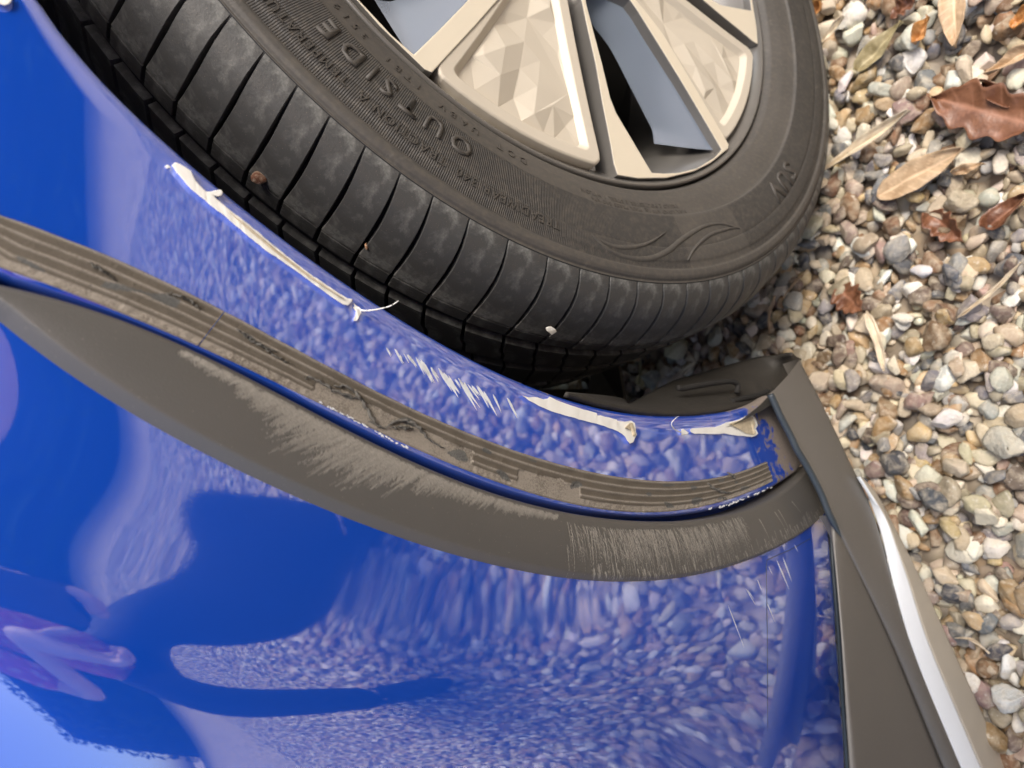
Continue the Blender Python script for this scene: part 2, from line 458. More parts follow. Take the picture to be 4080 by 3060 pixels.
TLO = rfun(curve([(0, 1062), (226, 1153), (452, 1241), (678, 1329), (994, 1487), (1285, 1593), (1509, 1711), (1692, 1817), (1895, 1902), (2200, 1985), (2500, 2034), (2703, 2036),
                  (2907, 1992), (3106, 1902), (3170, 1870)]))
NAV = rfun(curve([(0, 1139), (407, 1252), (678, 1356), (994, 1505), (1366, 1711), (1899, 1939), (2200, 2030), (2500, 2071), (2703, 2073), (2907, 2041), (3110, 1951), (3204, 1862)]))
OUT = rfun(curve([(0, 1305), (190, 1457), (443, 1628), (759, 1799), (1076, 1938), (1300, 2038), (1556, 2141), (1811, 2224), (2131, 2288), (2450, 2316), (2600, 2315), (2700, 2312), (2801, 2285),
                  (3001, 2224), (3169, 2137), (3269, 2057)]))
th_of = lambda p: pol(skin(p))[1]
TH_END_LIP, TH_END_NAV = th_of((3066, 1571)), th_of((3204, 1862))

# --- blue arch panel: rolled lip, flat face, edge folding back under the tape
TH0 = 60.0
nth = 420
ths = np.linspace(TH0, TH_END_NAV, nth)
V, A, UV = [], [], []
for t in ths:
    rl, ro = LIP(TH0 + (t - TH0) * (TH_END_LIP - TH0) / (TH_END_NAV - TH0)), NAV(t)
    # the end of the panel is a straight raked edge
    tb = TLO(t) + .0006
    prof = [(rl + .006, -.022), (rl + .0012, -.016), (rl, -.009), (rl + .0002, -.004), (rl + .0012, -.0018), (rl + .003, -.0006), (rl + .006, 0)]
    n = 14
    for k in range(1, n): prof.append((rl + .006 + (tb - rl - .006) * k / n, 0))
    w_ = max(.001, ro - tb); prof += [(tb + .0003, -.0001), (tb + w_ * .18, -.0004), (tb + w_ * .34, -.0014), (tb + w_ * .46, -.0034), (tb + w_ * .53, -.007), (tb + w_ * .57, -.014), (tb + w_ + .004, -.017)]
    for k, (r, off) in enumerate(prof):
        # rake the end: the edge angle varies linearly from lip to fold
        fr = (r - rl) / max(1e-5, ro - rl)
        te = TH_END_LIP + (TH_END_NAV - TH_END_LIP) * min(1.1, max(0, fr))
        tt = TH0 + (t - TH0) * (te - TH0) / (TH_END_NAV - TH0)
        y, z = r * math.cos(math.radians(tt)), HZ + r * math.sin(math.radians(tt))
        V.append((Xs(y, z) + off, y, z)); UV.append((tt, fr))
        u, v = project(np.array(V[-1]))
        e = max(0.0, 1 - (te - tt) / 11.0)
        dd = e * .98 + max(0, (te - tt < 2.2)) * .6
        lipd = max(0, 1 - (r - rl) / .010) * (.30 if tt > 165 else .06)
        dd += lipd + max(0, 1 - abs(r - TLO(t) + .0015) / .003) * .5 * (k < len(prof) - 8)
        A.append(min(1, dd))
nv = len(prof)
arch = obj('arch_panel', V, grid_faces(nth, nv), M_PAINT, car, uv=UV, attrs={'dirt': A})

# --- foam tape left on the panel, two lengths with a gap
def tape(name, ta, tb, first):
    n = max(40, int((tb - ta) * 14)); nvv = 41
    V, UVs, RD, TR = [], [], [], []
    for t in np.linspace(ta, tb, n):
        ru, ro = TUP(t), TLO(t)
        k0 = (t - ta) / (tb - ta)
        for j in range(nvv):
            q = j / (nvv - 1); r = ru + (ro - ru) * q
            y, z = r * math.cos(math.radians(t)), HZ + r * math.sin(math.radians(t))
            ridge = max(0, math.cos(2 * math.pi * (q * 4.6 - .30))) ** 2
            nz = noise.noise(Vector((t * .9, q * 5, 1.3))); nz2 = noise.noise(Vector((t * .35, q * 2, 9.3)))
            hgt = .0010 + .00055 * ridge + .0004 * nz
            if q > .80: hgt = .0007 + .0004 * noise.noise(Vector((t * 3, q * 9, 4))); ridge = 1.0
            strip = max(0, nz2 - .12) * 3.0
            tear = 1.0 if (noise.noise(Vector((t * .55, q * 3.4, 21))) > .40 and .1 < q < .9) else 0.0
            if q > .45 + .1 * nz and (150 < t < 160 or 163.5 < t < 169): ridge = 1.0; hgt = .0007
            if j in (0, nvv - 1): hgt = -.0003
            V.append((Xs(y, z) + hgt, y, z)); UVs.append((t * .4, q)); RD.append(min(1, ridge)); TR.append(tear * .8)
    return obj(name, V, grid_faces(n, nvv), M_TAPE, car, uv=UVs, attrs={'ridge': RD, 'tear': TR})
T_GAP = th_of((850, 1300)); T_END = th_of((3060, 1870))
tape('foam_tape', TH0, T_GAP - .03, True)
tape('foam_tape', T_GAP + .03, T_END, False)
# torn strands of adhesive lying on the tape
for pts, rad in [([(1215, 1510), (1240, 1500), (1290, 1530), (1340, 1560), (1400, 1580), (1440, 1590)], .0006),
                 ([(1330, 1540), (1380, 1540), (1420, 1570), (1440, 1590), (1470, 1640), (1500, 1690), (1530, 1705)], .0007),
                 ([(1530, 1705), (1570, 1680), (1620, 1675), (1660, 1700), (1710, 1750), (1770, 1785)], .0007),
                 ([(1560, 1700), (1610, 1702), (1650, 1710)], .0006),
                 ([(660, 1165), (720, 1180), (770, 1205), (800, 1240)], .0004), ([(350, 1045), (390, 1065), (430, 1090), (460, 1115)], .0004),
                 ([(940, 1310), (990, 1345), (1040, 1375), (1100, 1400)], .0005), ([(1040, 1375), (1100, 1420), (1160, 1450)], .0004),
                 ([(2820, 1925), (2845, 1945), (2880, 1960), (2910, 1962)], .0010), ([(2900, 1885), (2920, 1895), (2928, 1908)], .0010), ([(2880, 1980), (2895, 1990)], .0007)]:
    L = smooth_line([skin(p, .0016) for p in pts], 26)
    L = [p + rng.normal(0, .0003, 3) for p in L]
    tube('torn_adhesive', L, [rad * (.35 + .65 * math.sin(math.pi * k / 25)) * random.uniform(.7, 1.3) for k in range(26)], M_TEAR, car, 6)

# --- grained wheel arch trim with scuffs
nth2, nv2 = 2000, 56
TA, TB = TH0, th_of((3255, 1960))
tl = np.concatenate([np.linspace(TA, 103.9, 60), np.linspace(104, TB, nth2 - 60)])
TX = np.array([[0.0] * nv2 for _ in range(nth2)])
scuff = np.zeros((nth2, nv2), np.float32); gouge = np.zeros((nth2, nv2), np.float32)
qs = np.linspace(0, 1, nv2)
NSV = np.array([NAV(t) for t in tl]); OSV = np.array([OUT(t) for t in tl])
def streak(t0, q0, L, tilt, wdt, amp, arr):
    """scratch across the trim: starts at (t0, q0), runs L of the width, drifts tilt degrees"""
    i0 = float(np.interp(t0, tl, np.arange(nth2)))
    for j in range(int(max(0, q0) * (nv2 - 1)), min(nv2, int((q0 + L) * (nv2 - 1)) + 1)):
        k = (qs[j] - q0) / max(L, 1e-3)
        c = i0 + tilt * k / (TB - 104) * (nth2 - 60); wv = wdt * (1 - .8 * k)
        a, b = max(0, int(math.ceil(c - wv))), min(nth2, int(c + wv) + 1)
        if a < b: arr[a:b, j] = np.maximum(arr[a:b, j], amp * random.uniform(.65, 1) * (1 - .35 * k))
tpx = lambda x, y: th_of((x, y))
ta1, ta2 = tpx(700, 1420), tpx(2200, 2080)
for _ in range(1800):                                          # upper scuff, deepest around the middle of the arch
    t = random.uniform(ta1, ta2); k = (t - ta1) / (ta2 - ta1)
    depth = float(np.interp(k, [0, .12, .22, .36, .46, .56, .68, .82, 1], [.05, .13, .34, .60, .68, .42, .26, .17, .07]))
    depth *= .72 + .5 * noise.noise(Vector((t * 1.9, 0, 0))) + .3 * noise.noise(Vector((t * 6, 3, 0)))
    streak(t, .10 + random.uniform(0, .05), max(.02, depth) * random.uniform(.5, 1.1), -random.uniform(1.1, 1.6) * depth * 2.2, random.uniform(.4, 1.7), random.uniform(.25, .75), scuff)
tb1, tb2, tb3 = tpx(2230, 2190), tpx(2960, 2150), tpx(3270, 2030)
for _ in range(1300):                                           # lower scuff, right across the band
    t = random.uniform(tb1, tb2); k = (t - tb1) / (tb2 - tb1)
    if noise.noise(Vector((t * 2.3, 7, 0))) < -.28 or random.random() > min(1, .15 + k * 3.2) * (1 - .55 * max(0, k - .7) / .3): continue
    q0 = float(np.interp(k, [0, .1, 1], [.18, .20, .12])) + random.random() ** 2 * .4
    streak(t, q0, random.uniform(.10, .85 - q0 * .6) * random.choice((.4, .8, 1)), random.uniform(.3, .8), random.uniform(.25, .9), random.uniform(.35, .95), scuff)
for _ in range(160):
    t = random.uniform(tb1 + 2, tb3); L = abs(random.gauss(.10, .10)) + .04
    streak(t, .97 - L, L, .35, random.uniform(.4, 1.4), random.uniform(.5, 1), scuff)
for x, y, L in ((3040, 2060, .55), (3070, 2060, .4), (3130, 2050, .45), (3005, 2080, .5), (3150, 2050, .3), (3090, 2070, .5)):
    streak(tpx(x, y), .3, L, .9, 1.1, 1, gouge if x in (3040, 3130) else scuff)
V, UV = [], []
for i, t in enumerate(tl):
    ri, ro = NSV[i], OSV[i]; wd = ro - ri
    for j in range(nv2):
        q = qs[j]; r = ri + wd * q; d0, d1 = wd * q, wd * (1 - q)
        y, z = r * math.cos(math.radians(t)), HZ + r * math.sin(math.radians(t))
        re = .0045; h = .0034
        e0 = max(0, 1 - d0 / .003); wr_ = float(np.interp(t, [104, 125, 150, 175, 200], [.0050, .0068, .0055, .0034, .0024])); e1 = max(0, 1 - d1 / wr_)
        u1 = max(0, wr_ - d1); off = h - .004 * (1 - math.sqrt(max(0, 1 - e0 * e0))) - 1.05 * u1 * u1 / (u1 + .0012)
        off += .0015 * math.sin(math.pi * q)
        if j == 0: off = -.0165
        if j == nv2 - 1: off = -.009
        V.append((Xs(y, z) + off, y, z)); UV.append((t, q))
obj('arch_trim', V, grid_faces(nth2, nv2), M_TRIM, car, uv=UV, attrs={'scuff': scuff.ravel(), 'gouge': gouge.ravel()})

# --- front bumper skin: from under the trim to the front corner
SEAL = [(3289, 2050), (3309, 2251), (3329, 2552), (3345, 2800), (3363, 3060), (3380, 3300), (3400, 3600), (3425, 4100)]
sp3 = [skin(p) for p in SEAL]
sl = sorted((q[1], q[2]) for q in sp3); SLY, SLZ = [a for a, b in sl], [b for a, b in sl]
def zlow(Y): return float(np.interp(Y, SLY, SLZ))
nu, nvb = 260, 200
V, A = [], []
for i in range(nu):
    u = i / (nu - 1)
    for j in range(nvb):
        v = (j / (nvb - 1))
        Z = .16 + u * .5; Y = -.5
        for _ in range(12):
            t = math.degrees(math.atan2(Z - HZ, -math.sqrt(max(1e-6, .47 ** 2 - min(.22, (Z - HZ) ** 2))))) % 360
            r0 = OUT(t) - .006
            y0 = -math.sqrt(max(.0025, r0 * r0 - (Z - HZ) ** 2)) if abs(Z - HZ) < r0 else -.05
            Y = y0 + v * (-.95 - y0); zl = zlow(max(Y, SLY[0])); Z = zl + u * (.86 - zl)
        V.append((Xs(Y, Z), Y, Z)); A.append(max(0, 1 - u / .008) * .3)
bumper = obj('bumper', V, grid_faces(nu, nvb), M_PAINT, car, attrs={'dirt': A})
# protective film edge and white scratches on the bumper
tube('film_edge', smooth_line([skin(p, .0001) for p in [(3230, 2145), (3150, 2190), (3070, 2225), (3055, 2240), (3054, 2300), (3057, 2500), (3058, 2800), (3059, 3200)]], 50), [.00022] * 50, M_SEAL, car, 5)
def sliver(name, segs, mat, off=.00025, parent=car):
    V, Fc = [], []
    for (x0, y0), (x1, y1), wd in segs:
        dx, dy = x1 - x0, y1 - y0; L = math.hypot(dx, dy); nx, ny = -dy / L * wd, dx / L * wd
        b = len(V); ks = [0, .15, .4, .7, 1]; ww = [0.1, .8, 1, .6, 0.05]
        for k, wv in zip(ks, ww):
            for s in (-1, 1): V.append(skin((x0 + dx * k + s * nx * wv, y0 + dy * k + s * ny * wv), off))
        for k in range(4): Fc.append((b + 2 * k, b + 2 * k + 1, b + 2 * k + 3, b + 2 * k + 2))
    o = obj(name, V, Fc, mat, parent); o['kind'] = 'stuff'; return o
sliver('scratch_marks', [((2901, 2412), (2965, 2580), 1.8), ((2972, 2345), (3010, 2410), 1.6), ((2978, 2350), (3006, 2390), 1.4), ((3018, 2310), (3035, 2355), 1.5), ((3094, 2230), (3145, 2350), 2.6),
                         ((3119, 2220), (3156, 2320), 2.4), ((3055, 2400), (3090, 2482), 1.8), ((3062, 2255), (3078, 2290), 1.2), ((3165, 2170), (3180, 2200), 1.3)], M_SCR)
segs = []
for x, y, dx, dy, wd in [(1542, 1383, 20, 42, 2.5), (1574, 1392, 30, 55, 4), (1590, 1412, 18, 34, 3), (1606, 1408, 24, 44, 2.5), (1624, 1412, 32, 58, 5), (1634, 1420, 26, 46, 4), (1655, 1424, 42, 76, 5),
                         (1673, 1434, 50, 90, 6), (1684, 1444, 44, 76, 5), (1716, 1462, 30, 58, 6), (1722, 1470, 26, 40, 5), (1750, 1470, 60, 100, 6), (1764, 1484, 62, 96, 8), (1782, 1496, 46, 82, 5),
                         (1812, 1510, 26, 36, 3), (1828, 1508, 80, 132, 7), (1846, 1522, 48, 70, 6), (1866, 1530, 44, 60, 3), (1880, 1538, 34, 48, 5), (1898, 1540, 50, 86, 4), (1912, 1552, 46, 72, 3),
                         (1930, 1556, 50, 98, 5), (1966, 1572, 36, 72, 5), (2020, 1582, 38, 84, 5)]:
    for k in range(2): segs.append(((x + random.uniform(-4, 4), y + random.uniform(-4, 4)), (x + dx * random.uniform(.8, 1.1), y + dy * random.uniform(.8, 1.1)), wd * random.uniform(.5, 1.0)))
sliver('scratch_marks', segs, M_SCR)
# chipped paint along the fold
segs = []
for k in range(70):
    x = random.uniform(1265, 1640) if k < 45 else random.uniform(2815, 3070)
    if k < 45: y = float(np.interp(x, [1265, 1400, 1500, 1600, 1640], [1600, 1668, 1725, 1775, 1795])) - 2
    else: y = float(np.interp(x, [2815, 2900, 3000, 3070], [2029, 2010, 1970, 1938])) + 3
    L = random.uniform(5, 16); segs.append(((x, y + random.uniform(-5, 5)), (x + L, y + L * (.5 if k < 45 else -.4) + random.uniform(-3, 3)), random.uniform(1.5, 4.0)))
sliver('scratch_marks', segs, M_SCR, .0010)

# --- broken white clips
def clip(outline, thick=.0035, dirty=None):
    fine = []
    for a, b in zip(outline, outline[1:] + outline[:1]):
        n = max(1, int(math.hypot(b[0] - a[0], b[1] - a[1]) / 16))
        for k in range(n): fine.append((a[0] + (b[0] - a[0]) * k / n + (random.uniform(-1.4, 1.4) if k else 0), a[1] + (b[1] - a[1]) * k / n + (random.uniform(-1.4, 1.4) if k else 0)))
    thick *= .6
    fr = [skin(p, thick + random.uniform(-.00012, .00012)) for p in fine]; bk = [skin(p, -.001) for p in fine]
    bm = prism_pts([tuple(p) for p in fr], [tuple(p) for p in bk])
    o = bevel(from_bm('broken_clip', bm, M_CLIP, car), .00022, 1, 50)
    if dirty:
        fr = [skin(p, thick + .0009 + rng.uniform(-.0004, .0010)) for p in dirty]; bk = [skin(p, thick - .0008) for p in dirty]
        d = from_bm('clip_break', prism_pts([tuple(p) for p in fr], [tuple(p) for p in bk]), M_CLIPD, o); bevel(d, .0004, 1)
    return o
clip([(684, 658), (700, 646), (719, 654), (742, 668), (761, 681), (768, 698), (780, 720), (795, 738), (822, 763), (840, 764), (855, 759), (870, 756), (882, 756), (889, 769), (882, 778), (871, 784), (852, 780), (866, 795), (912, 833),
      (980, 885), (1040, 933), (1100, 985), (1170, 1040), (1236, 1091), (1333, 1156), (1385, 1189), (1404, 1191), (1402, 1202), (1387, 1217), (1366, 1213), (1303, 1170), (1240, 1124), (1181, 1080), (1100, 1023), (1061, 999), (980, 933), (893, 858), (841, 820), (800, 785), (763, 755), (744, 735), (727, 714), (705, 690)],
     .0032, [(905, 838), (975, 890), (1100, 994), (1235, 1098), (1330, 1162), (1375, 1192), (1350, 1182), (1228, 1104), (1095, 1004), (965, 895)])
clip([(655, 662), (668, 655), (682, 667), (664, 673)], .0015)
clip([(2081, 1576), (2108, 1583), (2141, 1583), (2165, 1591), (2182, 1588), (2190, 1580), (2217, 1594), (2255, 1608), (2293, 1621), (2340, 1635), (2378, 1646), (2380, 1656), (2393, 1655), (2458, 1672), (2460, 1677), (2488, 1680), (2515, 1676), (2529, 1686),
      (2534, 1721), (2538, 1732), (2523, 1762), (2510, 1767), (2499, 1756), (2491, 1740), (2461, 1718), (2407, 1697), (2325, 1675), (2270, 1660), (2217, 1645), (2149, 1618), (2108, 1596)],
     .0028, [(2508, 1684), (2521, 1684), (2530, 1722), (2534, 1733), (2522, 1740), (2515, 1715), (2488, 1705)])
clip([(2749, 1711), (2758, 1707), (2800, 1704), (2847, 1702), (2870, 1694), (2894, 1683), (2942, 1672), (2965, 1662), (2989, 1653), (3000, 1655), (3008, 1664), (3015, 1680), (3019, 1696), (3011, 1708), (3021, 1727), (3011, 1737), (2996, 1741), (2942, 1737),
      (2885, 1727), (2841, 1730), (2768, 1729), (2752, 1722)],
     .0032, [(2905, 1688), (2945, 1675), (2985, 1660), (3000, 1663), (3010, 1690), (3003, 1706), (3012, 1724), (3003, 1733), (2970, 1726), (2950, 1712), (2930, 1702)])
clip([(-30, -30), (40, -20), (48, 0), (36, 16), (18, 22), (0, 16), (-30, 10)], .003)
def hair(pts, rad, offs):
    return tube('clip_strand', smooth_line([skin(p, o) for p, o in zip(pts, offs)], 30), [rad * (1 - .55 * k / 29) for k in range(30)], M_CLIP, car, 6)
hair([(1425, 1225), (1444, 1237), (1480, 1236), (1529, 1227), (1561, 1216), (1588, 1198)], .00042, [.001, .003, .006, .009, .012, .014])
clip([(1409, 1208), (1418, 1216), (1431, 1229), (1440, 1238), (1436, 1252), (1428, 1268), (1421, 1278), (1409, 1279), (1408, 1272), (1416, 1256), (1418, 1240), (1410, 1230), (1406, 1226), (1412, 1220)], .0012)
hair([(2714, 1722), (2701, 1718), (2682, 1705), (2676, 1686), (2688, 1670), (2704, 1658)], .00038, [.002, .004, .007, .009, .010, .010])
clip([(2714, 1711), (2722, 1709), (2745, 1724), (2738, 1731), (2714, 1733)], .0022)

# --- lower lip: flange, seal, cladding, silver splitter
def flange():
    lipp = [(2249, 1571), (2380, 1610), (2533, 1641), (2600, 1649), (2696, 1655), (2838, 1645), (2977, 1616), (3066, 1571), (3110, 1530), (3189, 1428)]
    top = [(2490, 1600), (2500, 1620), (2540, 1600), (2590, 1570), (2687, 1522), (2780, 1495), (2868, 1468), (3015, 1428), (3090, 1416), (3155, 1411)]
    dep = [-.06, -.06, -.062, -.065, -.07, -.07, -.065, -.05, -.035, -.015]
    nA = 60
    A_ = smooth_line([skin(p, -.010) if i < 8 else skin(p, -.012) for i, p in enumerate(lipp)], nA)
    B_ = smooth_line([on_x(p, d) for p, d in zip(top, dep)], nA)
    V = []
    for i in range(nA):
        for j in range(12):
            q = j / 11; p = A_[i] * (1 - q) + B_[i] * q
            p = p + np.array([0, 0, -.010 * math.sin(math.pi * q)]) * (1 - sstep(.50, .78, i / nA))
            V.append(p)
    o = obj('arch_flange', V, grid_faces(nA, 12), M_LINER, car)
    m = o.modifiers.new('thick', 'SOLIDIFY'); m.thickness = .003; m.offset = 0
    def on_fl(p, q0):
        X = .02 + (-.085) * q0; return on_x(p, X)
    ribs = [[(2700, 1545), (2720, 1548), (2760, 1540), (2850, 1525), (2910, 1520), (2935, 1528), (2940, 1545), (2935, 1565)], [(2915, 1600), (2960, 1588), (3020, 1575), (3060, 1560)]]
    for r in ribs:
        L = smooth_line([on_x(p, -.028 if i < 99 else 0) for i, p in enumerate(r)], 30)
        # press the bead onto the flange by looking along the sight line
        tube('flange_bead', L, [.0022] * 30, M_DARK, car, 6)
flange()
CL = dict(
    inner=[(3068, 1569), (3115, 1669), (3175, 1789), (3209, 1843), (3269, 1963), (3302, 2040), (3343, 2117), (3403, 2238), (3476, 2385), (3570, 2586), (3670, 2833), (3764, 3060), (3840, 3240)],
    outer=[(3189, 1428), (3222, 1495), (3269, 1582), (3309, 1669), (3363, 1776), (3403, 1870), (3450, 1950), (3517, 2137), (3550, 2285), (3604, 2485), (3650, 2619), (3710, 2773), (3831, 3060), (3910, 3240)])
def band(name, a, b, mat, oa, ob, bulge=.0, nA=140, nB=14, roll=.004, parent=car, b_in=None):
    V = []
    def fair(L):
        for _ in range(60): L[1:-1] = .5 * L[1:-1] + .25 * (L[:-2] + L[2:])
        return L
    A_ = fair(smooth_line([skin_low(p, oa) for p in a], nA)); B_ = fair(smooth_line([skin_low(p, ob) for p in b], nA))
    for i in range(nA):
        row = [A_[i] + (A_[i] - CAM) / np.linalg.norm(A_[i] - CAM) * .02]
        for j in range(nB):
            q = j / (nB - 1); p = A_[i] * (1 - q) + B_[i] * q
            e = max(abs(q - .5) * 2 - .75, 0) / .25
            row.append(p + np.array([bulge * math.sin(math.pi * q) - roll * .25 * e * e, 0, 0]))
        row.append(B_[i] + np.array([-roll * 4, 0, -.001]) if b_in is None else B_[i] + np.array(b_in))
        V += row
    return obj(name, V, grid_faces(nA, nB + 2), mat, parent)
band('lower_cladding', CL['inner'], CL['outer'], M_CLAD, .0045, .010, .002)
SEALR = [(3306, 2050), (3330, 2251), (3356, 2552), (3372, 2800), (3389, 3060), (3400, 3240)]
SEAM = [(3310, 2052), (3345, 2117), (3405, 2238), (3478, 2385), (3572, 2586), (3672, 2833), (3766, 3060), (3842, 3240)]
band('lower_side_panel', SEALR, SEAM, M_CLAD, .001, .0035, .0008, roll=.0025)
# rubber seal along the bottom of the blue panel
sl1 = smooth_line([skin(p, .0006) for p in [(3298, 2045), (3312, 2150), (3319, 2251), (3331, 2400), (3343, 2552), (3358, 2800), (3376, 3060), (3388, 3240)]], 90)
tube('rubber_seal', sl1, [.0017] * 90, M_SEAL, car, 8)
sl2 = smooth_line([skin_low(p, .006) for p in [(3069, 1572), (3090, 1617), (3113, 1667), (3148, 1733), (3174, 1790), (3207, 1845), (3240, 1905), (3269, 1963), (3290, 2015), (3304, 2050), (3330, 2100), (3352, 2140)]], 70)
tube('rubber_seal', sl2, [.0024 * (1 if k < 60 else (70 - k) / 10) for k in range(70)], M_SEAL, car, 8)
WL = [(3423, 1896), (3450, 1950), (3483, 2037), (3517, 2137), (3550, 2285), (3604, 2485), (3650, 2619), (3710, 2773), (3831, 3060), (3910, 3240)]
WM = [(3428, 1899), (3466, 1958), (3505, 2020), (3537, 2075), (3578, 2190), (3624, 2318), (3684, 2519), (3770, 2730), (3911, 3060), (3990, 3240)]
WR = [(3432, 1900), (3480, 1945), (3520, 2010), (3563, 2097), (3610, 2180), (3690, 2350), (3760, 2500), (3845, 2690), (4018, 3060), (4098, 3240)]
band('splitter', WL, WM, M_SILVER, .0098, .016, .0006, roll=.0015, b_in=(-.004, 0, -.002))
band('splitter_edge', WM, WR, simple('cream silver paint', (.50, .45, .37), .45, 0, .08, 25), .0158, .010, .0004, roll=.0015)  # lower facet of the lip, creamier and darker than the top one

# --- wheel arch liner, fender above, underbody
def ring(name, r0, x0, x1, ta, tb, mat, n=80, nx=4):
    V = [P(r0 - .01 * (j / (nx - 1)), t, x0 + (x1 - x0) * j / (nx - 1)) for t in np.linspace(ta, tb, n) for j in range(nx)]
    return obj(name, V, grid_faces(n, nx, True), mat, car)
ring('wheel_arch_liner', .402, -.004, -.30, -10, 205, M_LINER)
V = []
for t in np.linspace(20, 118, 60):
    for j in range(24):
        q = j / 23; ri = OUT(max(t, 60)) - .004; r = ri + q * (.33 if t > 90 else .30)
        y, z = r * math.cos(math.radians(t)), HZ + r * math.sin(math.radians(t))
        x = .0185 - .45 * max(0, z - .56) ** 2 - 2.2 * max(0, z - .86) ** 2
        V.append((x, y, z))
obj('fender', V, grid_faces(60, 24), M_PAINT, car, attrs={'dirt': [0] * len(V)})
def box(name, lo, hi, mat, parent=car):
    x0, y0, z0 = lo; x1, y1, z1 = hi
    return obj(name, [(x, y, z) for x in (x0, x1) for y in (y0, y1) for z in (z0, z1)], [(0, 1, 3, 2), (4, 6, 7, 5), (0, 4, 5, 1), (2, 3, 7, 6), (0, 2, 6, 4), (1, 5, 7, 3)], mat, parent, False)
u0 = on_x((2492, 1500), -.235)
box('undertray', (-1.5, -.80, .13), (-.25, -.31, .62), M_DARK)
box('inner_bulkhead', (-1.5, -.40, .20), (-.33, .60, .95), M_DARK)
V = [tuple(on_x(p, x)) for p, x in [((2380, 1440), -.25), ((2478, 1465), -.21), ((2510, 1660), -.20), ((2340, 1660), -.24)]]
o = obj('liner_edge', V, [(0, 1, 2, 3)], M_LINER, car, False); mo = o.modifiers.new('thick', 'SOLIDIFY'); mo.thickness = .008

# ------------------------------------------------------------------ wheel
wheel = bpy.data.objects.new('wheel', None); wheel.location = (0, 0, HZ); link(wheel, car)
def WP(r, th, X):
    t = math.radians(th); return (X, r * math.cos(t), r * math.sin(t))
PROF = [(-.006, .2325), (.000, .2350), (.0040, .2375), (.0062, .2420), (.0072, .2440), (.0085, .2470), (.0105, .2535), (.0122, .2585), (.0136, .2590), (.0146, .2650), (.0156, .2730), (.0160, .2820), (.0159, .2822), (.0163, .2835), (.0163, .2915),
        (.0156, .2930), (.0152, .2968), (.0160, .2980), (.0157, .3015), (.0146, .3032), (.0130, .3042), (.0132, .3056), (.0108, .3115), (.0055, .3185), (-.001, .3232), (-.010, .3278), (-.019, .3313), (-.0268, .3340), (-.042, .3352), (-.070, .3362), (-.100, .3365)]
prx, prr = np.array([p[0] for p in PROF]), np.array([p[1] for p in PROF])
K0 = 21                                                        # index where the tread begins
# sidewall: bead to shoulder
nT = 360
V, UV = [], []
side_p = PROF[:K0 + 1]
sp_d = []
for a, b in zip(side_p[:-1], side_p[1:]):
    for k in range(3): sp_d.append((a[0] + (b[0] - a[0]) * k / 3, a[1] + (b[1] - a[1]) * k / 3))
sp_d.append(side_p[-1]); sp_d += [(.0105, .3050), (.004, .300)]
for i in range(nT + 1):
    th = i
    for X, r in sp_d: V.append(WP(r, th, X)); UV.append((th, r))
obj('sidewall', V, grid_faces(nT + 1, len(sp_d), True), M_SIDE, wheel, uv=UV)
# carcass below the tread blocks
tp = np.array(PROF[K0:]); 
carc = []
for k, (X, r) in enumerate(tp):
    d = .0055 * min(1, k / 3.0); carc.append((X - .35 * d * (X > -.01), r - d * .95))
carc = carc + [(-.2 - X, r) for X, r in carc[::-1][1:]] + [(-.2 - X, r) for X, r in PROF[:K0][::-1]]
V = [WP(r, i, X) for i in range(361) for X, r in carc]
obj('tyre_carcass', V, grid_faces(361, len(carc), True), M_GROOVE, wheel)
# tread block rows; block lengths follow the uneven pitches one can read off the tyre
bound = [121.1, 124.7, 128.6, 132.0, 135.7, 139.3, 142.8, 146.6, 150.4, 154.0, 158.1, 162.7, 167.6, 171.9, 176.1, 180.3, 184.5, 188.7, 193.2, 197.3, 200.8, 205.2, 209.9]
b = bound[-1]; seq = [4.2, 4.6, 3.8, 4.0, 3.6, 4.4]; k = 0
while b < 360 + 121.1 - 5: b += seq[k % 6]; bound.append(b); k += 1
bound.append(360 + 121.1)
def arc_prof(xa, xb, n):
    """points along the crown profile between two x positions, with outward normals"""
    xs = np.linspace(xa, xb, n); px, pr = prx[K0:][::-1], prr[K0:][::-1]
    rs = np.interp(np.where(xs < -.1, -.2 - xs, xs), px, pr); nx = -np.gradient(rs, xs); nr = np.ones(n); L = np.hypot(nx, nr)
    return xs, rs, nx / L, nr / L
def shoulder_prof(n):
    s = np.concatenate([[0], np.cumsum(np.hypot(np.diff(prx[K0:28]), np.diff(prr[K0:28])))]); q = np.linspace(.0006, s[-1] - .0005, n)
    xs, rs = np.interp(q, s, prx[K0:28]), np.interp(q, s, prr[K0:28]); tx, tr = np.gradient(xs), np.gradient(rs); L = np.hypot(tx, tr)
    return xs, rs, tr / L, -tx / L
